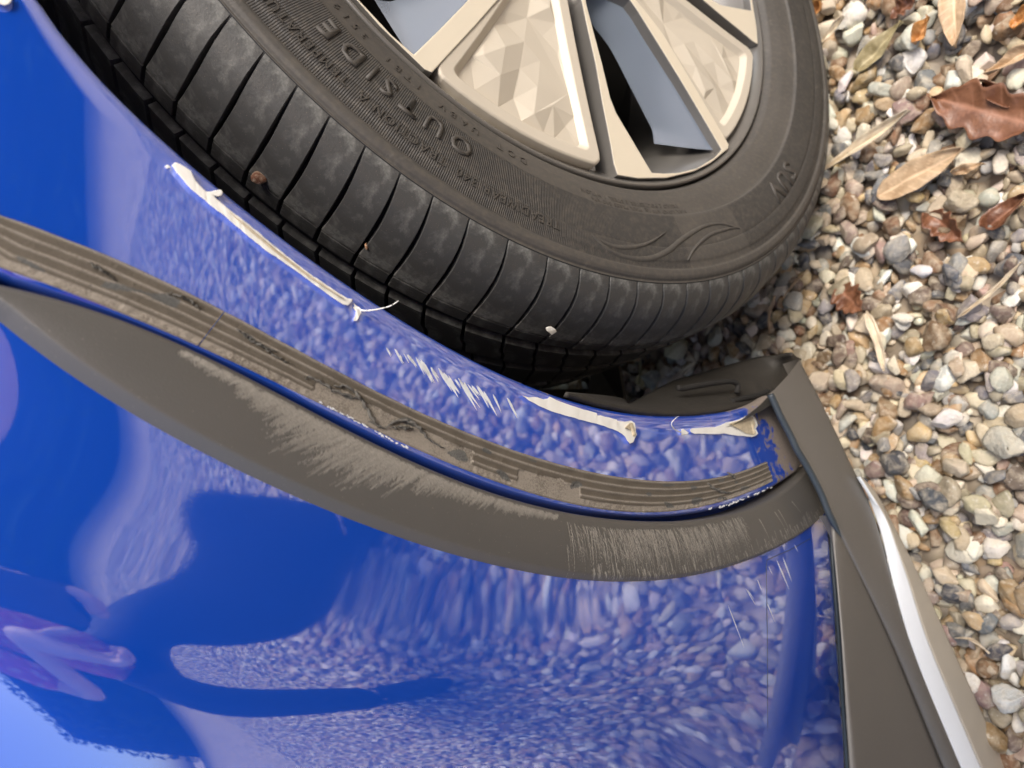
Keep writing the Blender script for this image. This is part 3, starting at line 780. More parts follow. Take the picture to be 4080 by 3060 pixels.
def block(name, prof, dth, shift, gap, depth, nt=7, taper=None, mat=None):
    """one block: prof = crown section, shift(q) = how far its cut edges lean (deg)"""
    xs, rs, nx, nr = prof; n = len(xs); V = []
    def ring_pts(d, inset):
        out = []
        for j in range(n):
            q = j / (n - 1); g = gap * (taper(q) if taper else 1.0)
            sh = shift(q)
            for k in range(nt):
                t = g / 2 + inset + (dth - g - 2 * inset) * k / (nt - 1) + sh
                e = 0
                out.append(WP(rs[j] - nr[j] * d, t, xs[j] - nx[j] * d))
        return out
    top = ring_pts(0, .05); edge = ring_pts(.00035, 0); bot = ring_pts(depth, -.05)
    V = top + edge + bot; N1 = n * nt; Fc = []
    for j in range(n - 1):
        for k in range(nt - 1): Fc.append((j * nt + k, (j + 1) * nt + k, (j + 1) * nt + k + 1, j * nt + k + 1))
    per = [k for k in range(nt)] + [j * nt + nt - 1 for j in range(1, n)] + [(n - 1) * nt + k for k in range(nt - 2, -1, -1)] + [j * nt for j in range(n - 2, 0, -1)]
    for a, c in zip(per, per[1:] + per[:1]):
        Fc.append((a, c, N1 + c, N1 + a)); Fc.append((N1 + a, N1 + c, 2 * N1 + c, 2 * N1 + a))
    me = bpy.data.meshes.new(name); me.from_pydata(V, [], Fc); me.materials.append(mat or M_TREAD)
    bm = bmesh.new(); bm.from_mesh(me); bmesh.ops.recalc_face_normals(bm, faces=bm.faces); bm.to_mesh(me); bm.free()
    me.polygons.foreach_set('use_smooth', [True] * len(me.polygons))
    me.set_sharp_from_angle(angle=math.radians(35)) if hasattr(me, 'set_sharp_from_angle') else None
    return me
rows = [
    ('shoulder_block', shoulder_prof(16), lambda q: -.95 * (1 - q) ** 1.0 + .95 * math.sin(math.pi * q) * .30, .40, .0045, lambda q: float(np.interp(q, [0, .25, .55, .85, 1], [.35, .8, 1.15, 1.0, .65])), 0.0),
    ('rib_block', arc_prof(-.0277, -.0368, 4), lambda q: .25 * q, .38, .0050, None, 0.0),
    ('tread_block', arc_prof(-.0463, -.0735, 7), lambda q: 1.2 + 2.3 * q + (.25 if q > .55 else -.15), .45, .0060, None, 0.0),
    ('tread_block', arc_prof(-.0838, -.117, 7), lambda q: 1.0 + 2.6 * q, .42, .0060, None, 0.0),
    ('tread_block', arc_prof(-.127, -.154, 5), lambda q: .5 + 2 * q, .6, .0060, None, 0.0)]
cache = {}
for ri, (nm, prof, sh, gap, dep, tap, _) in enumerate(rows):
    for a, c in zip(bound[:-1], bound[1:]):
        mid = ((a + c) / 2) % 360
        if ri >= 2 and not (95 < mid < 235): continue             # the far ribs: only the stretch that can be seen past the car
        dth = round((c - a) * 2) / 2 if False else round(c - a, 1)
        if (ri, dth) not in cache: cache[(ri, dth)] = block(nm, prof, dth, sh, gap, dep, 7, tap)
        o = bpy.data.objects.new(nm, cache[(ri, dth)]); o.rotation_euler = (math.radians(a), 0, 0); link(o, wheel)
# small wear dimples and lettering on the sidewall
def side_x(r): return float(np.interp(r, [p[1] for p in PROF[:K0 + 1]], [p[0] for p in PROF[:K0 + 1]]))
def text(body, th0, r0, size, height=.0006, spread=1.0, bold=0.0, name='raised_lettering'):
    cu = bpy.data.curves.new('t', 'FONT'); cu.body = body; cu.size = size; cu.space_character = spread; cu.offset = bold; cu.resolution_u = 2
    to = bpy.data.objects.new('t', cu); COL.objects.link(to)
    bpy.context.view_layer.update()
    me = bpy.data.meshes.new_from_object(to.evaluated_get(bpy.context.evaluated_depsgraph_get()))
    bpy.data.objects.remove(to)
    bm = bmesh.new(); bm.from_mesh(me); bpy.data.meshes.remove(me)
    bmesh.ops.remove_doubles(bm, verts=bm.verts, dist=1e-6)
    r = bmesh.ops.extrude_face_region(bm, geom=bm.faces[:]); top = [v for v in r['geom'] if isinstance(v, bmesh.types.BMVert)]; ts = set(top)
    for v in bm.verts:
        x, y = v.co.x, v.co.y
        rr = r0 + y; th = th0 - math.degrees(x / r0)
        v.co = Vector(WP(rr, th, side_x(rr) + (height if v in ts else -.0005)))
    bmesh.ops.recalc_face_normals(bm, faces=bm.faces)
    return from_bm(name, bm, M_LETTER, wheel)
text('OUTSIDE', 155.2, .2640, .0165, .0009, 1.48, .0003)
text('TREADWEAR 340  TRACTION A  TEMPERATURE A', 167.6, .2842, .0074, .0006, 1.22)
text('DOT  UABV  1TB1  3519', 163.2, .2468, .0070, .0005, 1.75)
text('SUV', 225.5, .2655, .0225, .0010, 1.25, .0004)
for lineno, s in enumerate(('MAX LOAD 690 kg  MAX PRESS 340 kPa', 'TREAD 2 POLYESTER 2 STEEL 1 NYLON')):
    text(s, 193.0 - lineno * 1, .2545 - lineno * .0048, .0042, .0004, 1.2)
# flame-like raised swooshes
def swoosh(pts, wd):
    rt = [pol(on_x(p, .0158)) for p in pts]; L = smooth_line(rt, 40); V, Fc = [], []
    for k, (r, th) in enumerate(L):
        a = L[max(0, k - 1)]; c = L[min(39, k + 1)]; dr, dt = c[0] - a[0], math.radians(c[1] - a[1]) * r; n = math.hypot(dr, dt)
        nr_, nt_ = dt / n, -dr / n; wv = wd * math.sin(math.pi * (.06 + .88 * k / 39))
        for s, h in ((-1, -.0002), (-.6, .0008), (.6, .0008), (1, -.0002)):
            r2 = r + nr_ * wv * s; t2 = th + math.degrees(nt_ * wv * s / r); V.append(WP(r2, t2, side_x(r2) + h))
    obj('sidewall_swoosh', V, grid_faces(40, 4), M_SIDE, wheel, uv=[(195, .25)] * len(V))
swoosh([(2352, 936), (2400, 965), (2452, 984), (2520, 985), (2590, 965), (2650, 925)], .0016)
swoosh([(2352, 938), (2430, 1000), (2510, 1028), (2590, 1030), (2660, 1000), (2725, 948), (2800, 903), (2870, 890), (2945, 911)], .0020)
swoosh([(2735, 1040), (2770, 985), (2830, 935), (2900, 912), (2940, 908)], .0014)

# --- rim
def disc_ring(name, pr, mat, n=180, parent=None):
    V = [WP(r, 360 * i / n, X) for i in range(n) for X, r in pr]
    return obj(name, V, grid_faces(n, len(pr), True, True), mat, parent or wheel)
disc_ring('rim_barrel', [(-.20, .19), (-.15, .186), (-.06, .190), (-.030, .200), (-.016, .2140), (-.009, .2205), (-.0055, .2245), (-.003, .2262), (-.0015, .2280), (.0005, .2300), (.0008, .2312), (-.001, .2322), (-.010, .2320)], M_RIMGREY)
disc_ring('brake_disc', [(-.09, .06), (-.088, .155), (-.11, .155), (-.11, .06)], M_DARK)
disc_ring('hub', [(-.004, .0005), (-.004, .045), (-.008, .060), (-.03, .066), (-.10, .070)], M_RIMGREY)
disc_ring('wheel_back', [(-.118, .02), (-.120, .188)], M_DARK)
CEN_I, CEN_S = 163.5, 199.5
def plane_polar(p, X=0.0): return pol(on_x(p, X))
# insert outline in its own frame
def ins_outline(shrink, n=10):
    L = []
    ri, ro = .085 + shrink, .2208 - shrink
    def hw(r): return math.degrees(math.radians(np.interp(r, [.07, .10, .145, .22], [12.9, 14.0, 15.0, 16.5])) - shrink / r)
    cr = .0085 - shrink * .35                                   # rounded outer corners
    L.append((ri, -hw(ri)))
    for r in np.linspace(ri + .02, ro - cr, 6): L.append((r, -hw(r)))
    for a in (.35, .65, .9): L.append((ro - cr * (1 - math.sin(a * math.pi / 2)), -hw(ro) + math.degrees(cr * (1 - math.cos(a * math.pi / 2)) / ro)))
    for k in range(1, n): L.append((ro, -hw(ro) + math.degrees(cr / ro) + (2 * hw(ro) - 2 * math.degrees(cr / ro)) * k / n))
    for a in (.9, .65, .35): L.append((ro - cr * (1 - math.sin(a * math.pi / 2)), hw(ro) - math.degrees(cr * (1 - math.cos(a * math.pi / 2)) / ro)))
    for r in np.linspace(ro - cr, ri + .02, 6): L.append((r, hw(r)))
    L.append((ri, hw(ri))); return L
o0, o1, o2, o3 = ins_outline(0), ins_outline(.0012), ins_outline(.0085), ins_outline(.0125)
V = [WP(r, t, -.012) for r, t in o0] + [WP(r, t, -.0018) for r, t in o0] + [WP(r, t, -.0008) for r, t in o1] + [WP(r, t, -.0012) for r, t in o2] + [WP(r, t, -.0052) for r, t in o3]
n = len(o0); Fc = []
for a in range(4):
    for k in range(n): Fc.append((a * n + k, a * n + (k + 1) % n, (a + 1) * n + (k + 1) % n, (a + 1) * n + k))
ins_me = obj('rim_insert', V, Fc, M_INS, wheel, False); me_frame = ins_me.data
# faceted relief filling the insert: leaning parallelogram facets, each at its own height
def pt2(r, t): return Vector((r * math.cos(math.radians(t)), r * math.sin(math.radians(t))))
bnd = [pt2(r, t) for r, t in o3]
def inside(p, poly):
    c = False
    for a, b in zip(poly, poly[1:] + poly[:1]):
        if (a.y > p.y) != (b.y > p.y) and p.x < (b.x - a.x) * (p.y - a.y) / (b.y - a.y) + a.x: c = not c
    return c
rr_ = random.Random(11); pts = list(bnd); hts = [-.0052] * len(bnd)
e1 = Vector((math.cos(math.radians(62)), math.sin(math.radians(62)))) * .0150; e2 = Vector((math.cos(math.radians(-2)), math.sin(math.radians(-2)))) * .0230
for i in range(-14, 26):
    for j in range(-14, 26):
        p = e1 * i + e2 * j + Vector((.01, 0))
        if inside(p, bnd) and min((p - q).length for q in bnd) > .0045:
            pts.append(p); hts.append(-.0052 + rr_.choice([0.0021, .0004, -.0009, .0031, -.0016]))
vo, eo, fo, ov, *_ = delaunay_2d_cdt(pts, [(k, (k + 1) % n) for k in range(n)], [], 1, 1e-6)
hh = [hts[o[0]] if o else -.005 for o in ov]
fac = obj('facet_panel', [(hh[k], v.x, v.y) for k, v in enumerate(vo)], [tuple(f) for f in fo], M_INS, ins_me, False)
for me_ in (fac.data,):
    bm = bmesh.new(); bm.from_mesh(me_); bmesh.ops.dissolve_limit(bm, angle_limit=math.radians(3), verts=bm.verts, edges=bm.edges)
    for f in bm.faces:
        if f.normal.x < 0: f.normal_flip()
    bm.to_mesh(me_); bm.free()
# join the facets into the insert mesh (one part), then copy it round
bm = bmesh.new(); bm.from_mesh(me_frame); bm.from_mesh(fac.data); bm.to_mesh(me_frame); bm.free(); bpy.data.objects.remove(fac)
ins_me.rotation_euler = (math.radians(CEN_I), 0, 0)
bv = bevel(ins_me, .0004, 1, 12)
# spoke plate with its window, traced on the wheel face
def loc_pol(p, X=0.0):
    r, t = plane_polar(p, X); return r, (t - CEN_S + 180) % 360 - 180
left = [(2317, 0), (2342, 115), (2374, 257), (2401, 412), (2433, 573), (2447, 655)]
outer_e = [(2461, 697), (2543, 715), (2662, 719), (2777, 701), (2846, 669), (2914, 609)]
right = [(2905, 575), (2760, 330), (2640, 130), (2570, 40)]
winL = [(2337, 14), (2369, 137), (2401, 257), (2433, 390), (2456, 449), (2543, 596), (2598, 687)]
winB = [(2644, 690), (2708, 687), (2777, 669), (2846, 628), (2875, 596)]
winR = [(2864, 577), (2800, 467), (2708, 312), (2617, 165), (2543, 46), (2511, 0)]
O = [loc_pol(p) for p in left] + [(min(r, .2262), t) for r, t in [loc_pol(p) for p in outer_e]] + [loc_pol(p) for p in right]
hl, hr = O[0], O[-1]
O = [(.064, hl[1] - 3.0)] + O + [(.064, 17.5)]
Wn = [loc_pol(p) for p in winL] + [loc_pol(p) for p in winB] + [loc_pol(p) for p in winR]
Wn = [(.074, Wn[0][1] + 3.0)] + Wn + [(.074, 10.0)]
c0 = lambda r, t, X: WP(r, t, X)
front = [c0(r, t, 0.0) for r, t in O]; back = [c0(r, t, -.020) for r, t in O]
wf = [c0(r, t, 0.0) for r, t in Wn]; wb = [c0(r, t, -.020) for r, t in Wn]
spoke = bevel(from_bm('spoke', prism_pts(front, back, [(wf, wb)]), M_MACH, wheel), .0007, 2, 40)
spoke.data.materials.append(M_RIMGREY)
for pgn in spoke.data.polygons:
    if abs(pgn.normal.x) < .7: pgn.material_index = 1
spoke.rotation_euler = (math.radians(CEN_S), 0, 0)
# deep side wall of the window, sloping back from its lower edge
fe = smooth_line([(2470, -60), (2511, 0), (2543, 46), (2617, 165), (2708, 312), (2800, 467), (2864, 577), (2876, 600)], 40)
be = smooth_line([(2300, -20), (2340, 60), (2369, 110), (2433, 197), (2507, 339), (2571, 463), (2598, 518), (2606, 572)], 40)
V = []
for k in range(40):
    A_, B_ = on_x(fe[k], -.004), on_x(be[k], -.022)
    for j in range(7):
        q = j / 6; p_ = A_ * (1 - q) + B_ * q; r, t = pol(p_); bow = .5 * math.sin(math.pi * q); V.append(WP(r, t - CEN_S - bow, p_[0]))
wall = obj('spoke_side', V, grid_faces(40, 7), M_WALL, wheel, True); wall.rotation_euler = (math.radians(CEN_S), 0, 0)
# recessed floor ring between inserts and spokes
oo = ins_outline(-.0045)
rec = from_bm('rim_recess', prism_pts([WP(min(r, .2235), t, -.0122) for r, t in oo], [WP(min(r, .2235), t, -.022) for r, t in oo]), M_RIMGREY, wheel); rec.rotation_euler = (math.radians(CEN_I), 0, 0)
def copies(o, name):
    for k in range(1, 5):
        c = o.copy(); c.name = name; COL.objects.link(c); c.parent = wheel; c.rotation_euler = (o.rotation_euler.x + math.radians(72 * k), 0, 0)
for o, nm in ((ins_me, 'rim_insert'), (spoke, 'spoke'), (wall, 'spoke_side'), (rec, 'rim_recess')): copies(o, nm)

# ------------------------------------------------------------------ fallen leaves, straw and twigs on the gravel
def leaf_mat(name, c, c2, rough=.55):
    m = N(name); n = m.noise(60, 5, .65); n2 = m.noise(350, 3, .6)
    col = m.mix(m.ramp(n, [(.38, 0.0), (.64, 1.0)]), c, c2)
    col = m.mix(m.ramp(n2, [(.62, 0.0), (.74, .6)]), col, tuple(x * .35 for x in c))
    vein = m.attr('vein'); col = m.mix(m.math('MULTIPLY', vein, .55), col, tuple(min(1, x * 1.7 + .05) for x in c2))
    m.color(col); m.set(Roughness=rough); m.normal(m.bump(n2, .5, .0008)); return m.m
L_OAK = leaf_mat('red brown dead leaf', (.13, .052, .024), (.235, .105, .055), .4)
L_TAN = leaf_mat('tan dead leaf', (.40, .27, .155), (.52, .38, .24))
L_OLIVE = leaf_mat('olive dead leaf', (.26, .21, .10), (.36, .31, .18))
L_PALE = leaf_mat('pale straw', (.56, .45, .31), (.66, .56, .42))
L_ORANGE = leaf_mat('orange brown dead leaf', (.40, .17, .045), (.50, .26, .09), .4)
def leaf(name, label, a, b, width, mat, kind='lance', curl=.004, lift=.004, bend=0.0, tears=0, group='dead leaves fallen on the gravel', cat='leaf', twist=0.0):
    """a, b: photo positions of base and tip; width as a share of the length"""
    A_, B_ = on_z(a, .010), on_z(b, .010); L = np.linalg.norm(B_ - A_); nU, nV = 44, 13
    ex = (B_ - A_) / L; ey = np.array([-ex[1], ex[0], 0]); rs = random.Random(hash(label) % 1000 if False else sum(map(ord, label)))
    zb = max(ground_top(*(A_ + ex * L * k)[:2], 2) for k in (.1, .3, .5, .7, .9)) + .0015
    ph = rs.uniform(0, 6)
    V, vein = [], []
    for i in range(nU):
        u = i / (nU - 1)
        if kind == 'lance': w_ = math.sin(math.pi * min(1, u ** .85)) ** .8
        elif kind == 'ovate': w_ = math.sin(math.pi * u ** .7) ** .75
        elif kind == 'strip': w_ = min(1, 8 * u, 5 * (1 - u)) * (.8 + .2 * math.sin(3 * u))
        else: w_ = (.35 + .75 * math.sin(math.pi * min(1, u * .95 + .08)) ** .8) * (.86 + .14 * math.cos(2 * math.pi * (u * 4.3 + .15))) * min(1, 5 * (1 - u) + .12) * min(1, 12 * u + .1)
        for j in range(nV):
            v = j / (nV - 1) * 2 - 1
            ws = w_ * (1 + .05 * noise.noise(Vector((u * 9, v, ph)))) * (1 if kind != 'oak' else 1 + .14 * noise.noise(Vector((u * 6, v * .3, ph + 3))))
            yy = v * width * L * .5 * ws
            z = zb + lift * (.3 + u * .7) + curl * (v * v) + .003 * noise.noise(Vector((u * 4, v * 1.6, ph))) + curl * .6 * math.sin(u * 5 + ph) * v
            p = A_ + ex * (L * u) + ey * (yy + bend * L * math.sin(math.pi * u)); V.append((p[0], p[1], z + twist * v * (u - .5) * .02 - .0006 * max(0, 1 - abs(v) * 6)))
            side = abs(((u * 7 - abs(v) * 1.1) % 1) - .5) * 2
            vein.append(max(1 - abs(v) * 9, (.45 if side > .86 else 0) * (kind != 'strip'), 0))
    V = np.array(V); org = V.mean(0); org[2] = zb
    o = obj(name, V - org, grid_faces(nU, nV, True), mat, None, attrs={'vein': vein}); o.location = org
    m = o.modifiers.new('thick', 'SOLIDIFY'); m.thickness = .0005; m.offset = 0
    tag(o, label, cat, group); return o
leaf('oak_leaf', 'large glossy red brown lobed oak leaf lying near the edge of the gravel', (4150, 510), (3735, 400), .46, L_OAK, 'oak', .006, .006)
leaf('narrow_leaf', 'long narrow tan leaf lying diagonally beside the tyre', (3285, 690), (3650, 452), .125, L_PALE, 'lance', .004, .008)
leaf('dead_leaf', 'olive brown pointed leaf resting against a white stone', (3420, 285), (3610, 95), .36, L_OLIVE, 'ovate', .004, .005)
leaf('dead_leaf', 'broad tan torn leaf lying below the narrow tan leaf', (3505, 785), (3860, 600), .36, L_TAN, 'ovate', .003, .007)
leaf('dead_leaf', 'small tan leaf tip joined beside the broad torn leaf', (3790, 690), (3930, 655), .30, L_TAN, 'lance', .003, .006)
leaf('oak_leaf', 'small red brown curled oak leaf among pale stones right of the tyre foot', (3700, 850), (3840, 965), .55, L_OAK, 'oak', .008, .005)
leaf('dead_leaf', 'dark red leaf crumpled at the right edge of the gravel', (3915, 905), (4090, 775), .50, L_OAK, 'ovate', .007, .005)
leaf('dead_leaf', 'tan blunt leaf hanging in from the top edge of the gravel', (3790, -70), (3815, 195), .34, L_TAN, 'lance', .004, .008)
leaf('dead_leaf', 'pale tan tapering leaf near the right edge above the oak leaf', (4130, 190), (3955, 310), .34, L_TAN, 'lance', .005, .008)
leaf('dead_leaf', 'bright orange brown leaf in the top right corner of the gravel', (4040, 120), (4150, 20), .62, L_ORANGE, 'ovate', .005, .010)
leaf('dead_leaf', 'red brown crumbly leaf between the top leaves and a pale stone', (3560, 80), (3660, -10), .75, L_OAK, 'oak', .006, .006)
leaf('dead_leaf', 'small brown leaf scrap under the blunt tan leaf', (3650, 180), (3715, 75), .50, L_ORANGE, 'ovate', .005, .005)
leaf('dead_leaf', 'brown scrap of leaf leaning against pebbles by the top of the tyre', (3215, 100), (3275, 10), .55, L_ORANGE, 'ovate', .006, .004)
leaf('narrow_leaf', 'thin tan leaf by the top of the tyre', (3270, 215), (3390, 80), .16, L_PALE, 'lance', .003, .006)
leaf('dead_leaf', 'curled brown leaf folded over between stones right of the oak leaf', (3915, 330), (4040, 440), .30, L_OAK, 'lance', .008, .006)
leaf('dead_leaf', 'brick red scrap of leaf lying on stones ahead of the tyre', (3340, 1150), (3440, 1240), .85, L_OAK, 'oak', .004, .004)
leaf('dry_stalk', 'pale dry stalk lying on stones level with the cladding corner', (3460, 1240), (3540, 1480), .13, L_PALE, 'strip', .002, .006, .03, cat='stalk', group='dry stalks on the gravel')
leaf('dry_stalk', 'thin straw stalk at the right edge of the gravel', (3820, 1270), (4090, 1050), .05, L_PALE, 'strip', .001, .008, -.04, cat='stalk', group='dry stalks on the gravel')
leaf('dry_stalk', 'tan dry stalk lying between the tyre and the arch flange', (2660, 1545), (2790, 1440), .14, L_PALE, 'strip', .001, .006, .02, cat='stalk', group='dry stalks on the gravel')
leaf('dry_stalk', 'thin grey stalk standing out of dark gravel beside the tyre', (2560, 1530), (2580, 1400), .06, L_OLIVE, 'strip', .001, .010, 0, cat='stalk', group='dry stalks on the gravel')
leaf('dry_stalk', 'tan bent stalk beside the foot of the tyre', (3075, 1330), (3110, 1180), .08, L_TAN, 'strip', .001, .008, .10, cat='stalk', group='dry stalks on the gravel')
leaf('dry_stalk', 'brown bent stalk under the foot of the tyre', (3130, 1190), (3240, 1080), .05, L_TAN, 'strip', .001, .008, .06, cat='stalk', group='dry stalks on the gravel')
leaf('dry_stalk', 'pale curved stalk lying beside the silver lip of the car', (3800, 2545), (3950, 2600), .05, L_PALE, 'strip', .001, .008, .18, cat='stalk', group='dry stalks on the gravel')

# ------------------------------------------------------------------ what the paint mirrors: a hedge across the drive and the person taking the photograph
def hedge():
    r = random.Random(3); V, Fc = [], []
    for k in range(9000):
        y = r.uniform(-14, 14); z = r.uniform(0, 6.2); x = .35 * noise.noise(Vector((y * .5, z * .6, 0))) + r.random() ** 2 * .8 - .3
        c = Vector((x, y, z)); a = Vector((r.gauss(0, 1), r.gauss(0, 1), r.gauss(0, 1))).normalized(); b_ = a.orthogonal().normalized(); s_ = r.uniform(.08, .2)
        i = len(V); V += [c - a * s_, c + b_ * s_ * .5, c + a * s_, c - b_ * s_ * .5]; Fc.append((i, i + 1, i + 2, i + 3))
    h = thing('hedge', 'dark green leafy hedge across the gravel drive', 'hedge', (9.0, 0, 0))
    f = obj('foliage', V, Fc, simple('hedge leaf', (.045, .085, .030), .5, 0, .5, 3), h, False); f['kind'] = 'stuff'
    box('branch_mass', (.25, -14, 0), (.95, 14, 5.8), simple('hedge twig', (.030, .035, .018), .9), h)
hedge()
def skin_body(name, verts, edges, mat, parent, root=0, sub=2):
    me = bpy.data.meshes.new(name); me.from_pydata([v[:3] for v in verts], edges, []); me.materials.append(mat)
    o = link(bpy.data.objects.new(name, me), parent)
    sk = o.modifiers.new('skin', 'SKIN'); sk.use_smooth_shade = True
    if not me.skin_vertices: 
        bpy.context.view_layer.objects.active = o
    lay = me.skin_vertices[0] if me.skin_vertices else None
    if lay:
        for k, v in enumerate(verts): lay.data[k].radius = (v[3], v[4] if len(v) > 4 else v[3]); lay.data[k].use_root = (k == root)
    ss = o.modifiers.new('sub', 'SUBSURF'); ss.levels = sub; ss.render_levels = sub
    return o
def person():
    pr = thing('person', 'person crouching in dark trousers and a pink patterned blouse, photographing the wheel arch', 'person', (.75, -.65, 0))
    O = np.array([.75, -.65, 0.0]); sv = np.array([.54, .84, 0.0]); fv = np.array([-.84, .54, 0.0])
    hips = np.array([.90, -.745, .58])
    def q(p, r, r2=None): return (p[0] - O[0], p[1] - O[1], p[2], r, r2 or r)
    V, E_ = [], []
    def add(p, r, prev=None, r2=None):
        V.append(q(p, r, r2)); k = len(V) - 1
        if prev is not None: E_.append((prev, k))
        return k
    pel = add(hips, .125, None, .10)
    sp1 = add((0.800, -0.690, 0.730), .105, pel, .085); sp2 = add((0.660, -0.610, 0.860), .125, sp1, .095); ch = add((0.595, -0.565, 0.950), .105, sp2, .085)
    nk = add((0.540, -0.530, 1.040), .050, ch); h0 = add((0.505, -0.505, 1.105), .062, nk); h1 = add((0.470, -0.480, 1.170), .078, h0, .085); h2 = add((0.445, -0.465, 1.235), .062, h1)
    nose = add((0.395, -0.435, 1.155), .013, h1)
    hands = []
    for sg, el, wr in ((1, (.57, -.24, .77), (.435, -.425, .725)), (-1, (.51, -.81, .71), (.40, -.565, .728))):
        sh = np.array([0.605, -0.570, 0.955]) + sv * .165 * sg
        a = add(sh, .058, ch); m1 = add((sh + np.array(el)) / 2, .047, a); b_ = add(el, .039, m1); m2 = add((np.array(el) * .55 + np.array(wr) * .45), .036, b_); c = add(wr, .025, m2, .031)
        palm = np.array(wr) + np.array([-.028, .006 if sg < 0 else -.012, -.062]); pm = add(palm, .024, c, .038)
        sd = np.array([.30, .05, .0])
        for f in range(4):                                     # four unequal fingers curling round the phone
            L = (.070, .079, .074, .058)[f]; base_ = palm + np.array([.018 - .016 * f, 0, -.030 - .002 * f]) + sv * .004 * sg
            k1 = base_ + np.array([-.006, 0, -.40 * L]) ; k2 = k1 + np.array([-.2 * L, -sg * .22 * L, -.22 * L]); k3 = k2 + np.array([-.10 * L, -sg * .30 * L, .02 * L])
            i0 = add(base_, .0105, pm); i1 = add(k1, .0092, i0); i2 = add(k2, .0085, i1); i3 = add(k3, .007, i2)
        t0 = add(palm + np.array([.016, -sg * .020, .012]), .013, pm); t1 = add(palm + np.array([.012, -sg * .042, -.016]), .0105, t0); t2 = add(palm + np.array([.000, -sg * .052, -.040]), .009, t1)
    legs = []
    for sg, kn, an in ((1, (0.700, -0.480, 0.455), (0.780, -0.520, 0.085)), (-1, (0.540, -0.770, 0.455), (0.640, -0.810, 0.085))):
        hp = hips + sv * .088 * sg + np.array([0, 0, -.04])
        a = add(hp, .088, pel); m1 = add((hp + np.array(kn)) / 2 + fv * .01, .074, a); k = add(kn, .056, m1); cf = add(np.array(kn) * .6 + np.array(an) * .4 - fv * .02, .054, k); n_ = add(an, .036, cf)
        heel = add(np.array(an) + np.array([0, 0, -.04]) - fv * .02, .034, n_); toe = add(np.array(an) + np.array([0, 0, -.058]) + fv * .13, .028, n_)
        legs.append((hp, np.array(kn), np.array(an)))
    skin_m = simple('skin', (.70, .47, .38), .5, 0, .08, 30, Subsurface_Weight=.08)
    body = skin_body('body', V, E_, skin_m, pr)
    # trousers
    V2, E2 = [], []
    def add2(p, r, prev=None):
        V2.append(q(p, r)); k = len(V2) - 1
        if prev is not None: E2.append((prev, k))
        return k
    t0 = add2(hips + np.array([-.03, .015, .06]), .140); t1 = add2(hips + np.array([0, 0, -.02]), .160, t0)
    for (hp, kn, an) in legs:
        a = add2(hp + np.array([0, 0, -.03]), .120, t1); b_ = add2((hp + kn) / 2 + fv * .01, .104, a); c = add2(kn, .084, b_); cf = add2(kn * .6 + an * .4 - fv * .02, .080, c); d = add2(kn * .3 + an * .7, .072, cf); add2(an + np.array([0, 0, -.022]), .062, d)
    navy = simple('dark navy cloth', (.012, .016, .035), .85, 0, .35, 120, .001)
    skin_body('trousers', V2, E2, navy, pr)
    V2.clear(); E2.clear(); V3_, E3 = [], []
    def add3(p, r, prev=None):
        V3_.append(q(p, r)); k = len(V3_) - 1
        if prev is not None: E3.append((prev, k))
        return k
    b0 = add3(hips + np.array([.01, -.01, -.02]), .172); b1 = add3((0.800, -0.690, 0.730), .128, b0); b2 = add3((0.660, -0.610, 0.860), .142, b1); b3 = add3((0.600, -0.570, 0.955), .112, b2)
    for sg, el in ((1, (.57, -.24, .77)), (-1, (.51, -.81, .71))):
        sh = np.array([0.605, -0.570, 0.955]) + sv * .165 * sg
        a = add3(sh, .078, b3); b_ = add3(sh * .45 + np.array(el) * .55, .066, a); add3(sh * .2 + np.array(el) * .8, .062, b_)
    pk = N('pink patterned cloth'); vv = pk.node('ShaderNodeTexVoronoi'); vv.inputs['Scale'].default_value = 42; pk.link(pk.coord(), vv.inputs['Vector'])
    pk.color(pk.mix(pk.ramp(vv.outputs['Distance'], [(.32, 1.0), (.42, 0.0)]), (.55, .09, .17), (.66, .42, .48))); pk.set(Roughness=.85)
    skin_body('blouse', V3_, E3, pk.m, pr)
    hv, he = [], []
    for k, (p, r) in enumerate([((0.540, -0.520, 1.130), .058), ((0.515, -0.505, 1.190), .085), ((0.485, -0.485, 1.255), .072), ((0.455, -0.470, 1.270), .040)]):
        hv.append(q(p, r)); 
        if k: he.append((k - 1, k))
    skin_body('hair', hv, he, simple('brown hair', (.07, .04, .02), .6, 0, .4, 90), pr)
    for sg in (-1, 1):
        c = np.array([0.408, -0.442, 1.182]) + sv * .030 * sg - O
        bm = bmesh.new(); bmesh.ops.create_uvsphere(bm, u_segments=12, v_segments=8, radius=.011); bmesh.ops.translate(bm, verts=bm.verts, vec=Vector(c)); from_bm('eye', bm, simple('eye', (.7, .7, .68), .2), pr, True)
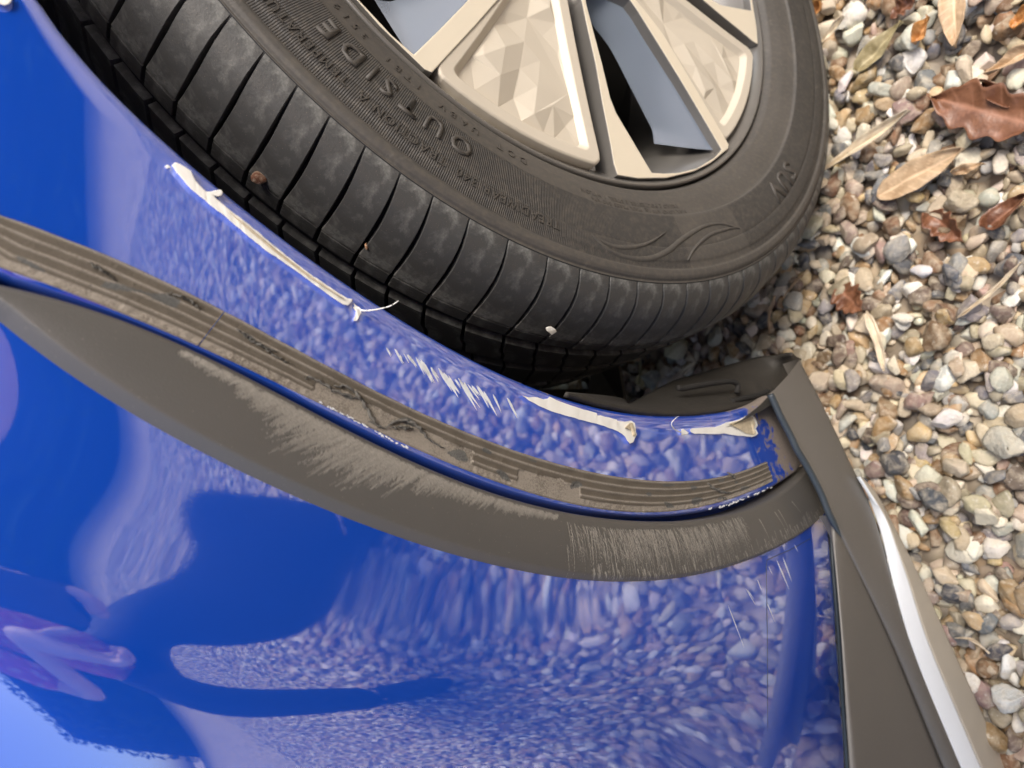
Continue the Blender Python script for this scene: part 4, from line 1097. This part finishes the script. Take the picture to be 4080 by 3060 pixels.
    for (hp, kn, an) in legs:
        bm = bmesh.new(); bmesh.ops.create_icosphere(bm, subdivisions=3, radius=1.0)
        for v in bm.verts:
            k = v.co.x; v.co = Vector((v.co.x * .135, v.co.y * (.046 - .006 * k), max(v.co.z, -.55) * (.055 - .018 * k)))
        ang = math.atan2(fv[1], fv[0]); bmesh.ops.rotate(bm, verts=bm.verts, cent=(0, 0, 0), matrix=Matrix.Rotation(ang, 3, 'Z'))
        bmesh.ops.translate(bm, verts=bm.verts, vec=Vector((an + fv * .055 + np.array([0, 0, -.045])) - O)); from_bm('shoe', bm, navy, pr, True)
    # the phone in the hands, a slab behind the camera
    back = M @ np.array([0, 0, 1.0]); c = CAM + back * .055
    bm = bmesh.new(); bmesh.ops.create_cube(bm, size=1.0)
    for v in bm.verts: v.co = Vector((v.co.x * .150, v.co.y * .072, v.co.z * .008))
    bmesh.ops.bevel(bm, geom=bm.edges[:], offset=.0025, segments=2, affect='EDGES')
    ph = from_bm('phone', bm, simple('dark phone', (.02, .02, .022), .25), None)
    r4 = Matrix(M.tolist()).to_4x4(); r4.translation = Vector(c); ph.matrix_world = r4
    tag(ph, 'dark slab phone held out in both hands', 'phone')
person()

# ------------------------------------------------------------------ grit caught in the tread
def bit(name, p, r_hub, size, colr, label, cat):
    d = ray(*p); o = CAM - np.array([0, 0, HZ]); a = d[1] ** 2 + d[2] ** 2; b_ = 2 * (o[1] * d[1] + o[2] * d[2]); c = o[1] ** 2 + o[2] ** 2 - r_hub ** 2
    t = (-b_ - math.sqrt(max(0, b_ * b_ - 4 * a * c))) / (2 * a); q = CAM + d * t
    me = stone_meshes[int(abs(p[0])) % NSH]; ob = bpy.data.objects.new(name, me); ob.location = q; ob.scale = (size, size, size * .8); ob.rotation_euler = (p[0], p[1], 1.3); ob.color = (*colr, 1)
    COL.objects.link(ob); tag(ob, label, cat); return ob
bit('pebble', (2197, 1318), .3345, .0042, (.80, .78, .72), 'small white pebble wedged in a tread groove of the tyre', 'pebble')
bit('leaf_crumb', (1032, 712), .3345, .0038, (.16, .055, .025), 'brown crumb of leaf stuck at the edge of the tread', 'crumb')
bit('leaf_crumb', (1460, 980), .3310, .0022, (.42, .20, .10), 'tiny orange crumb stuck on a tread block', 'crumb')
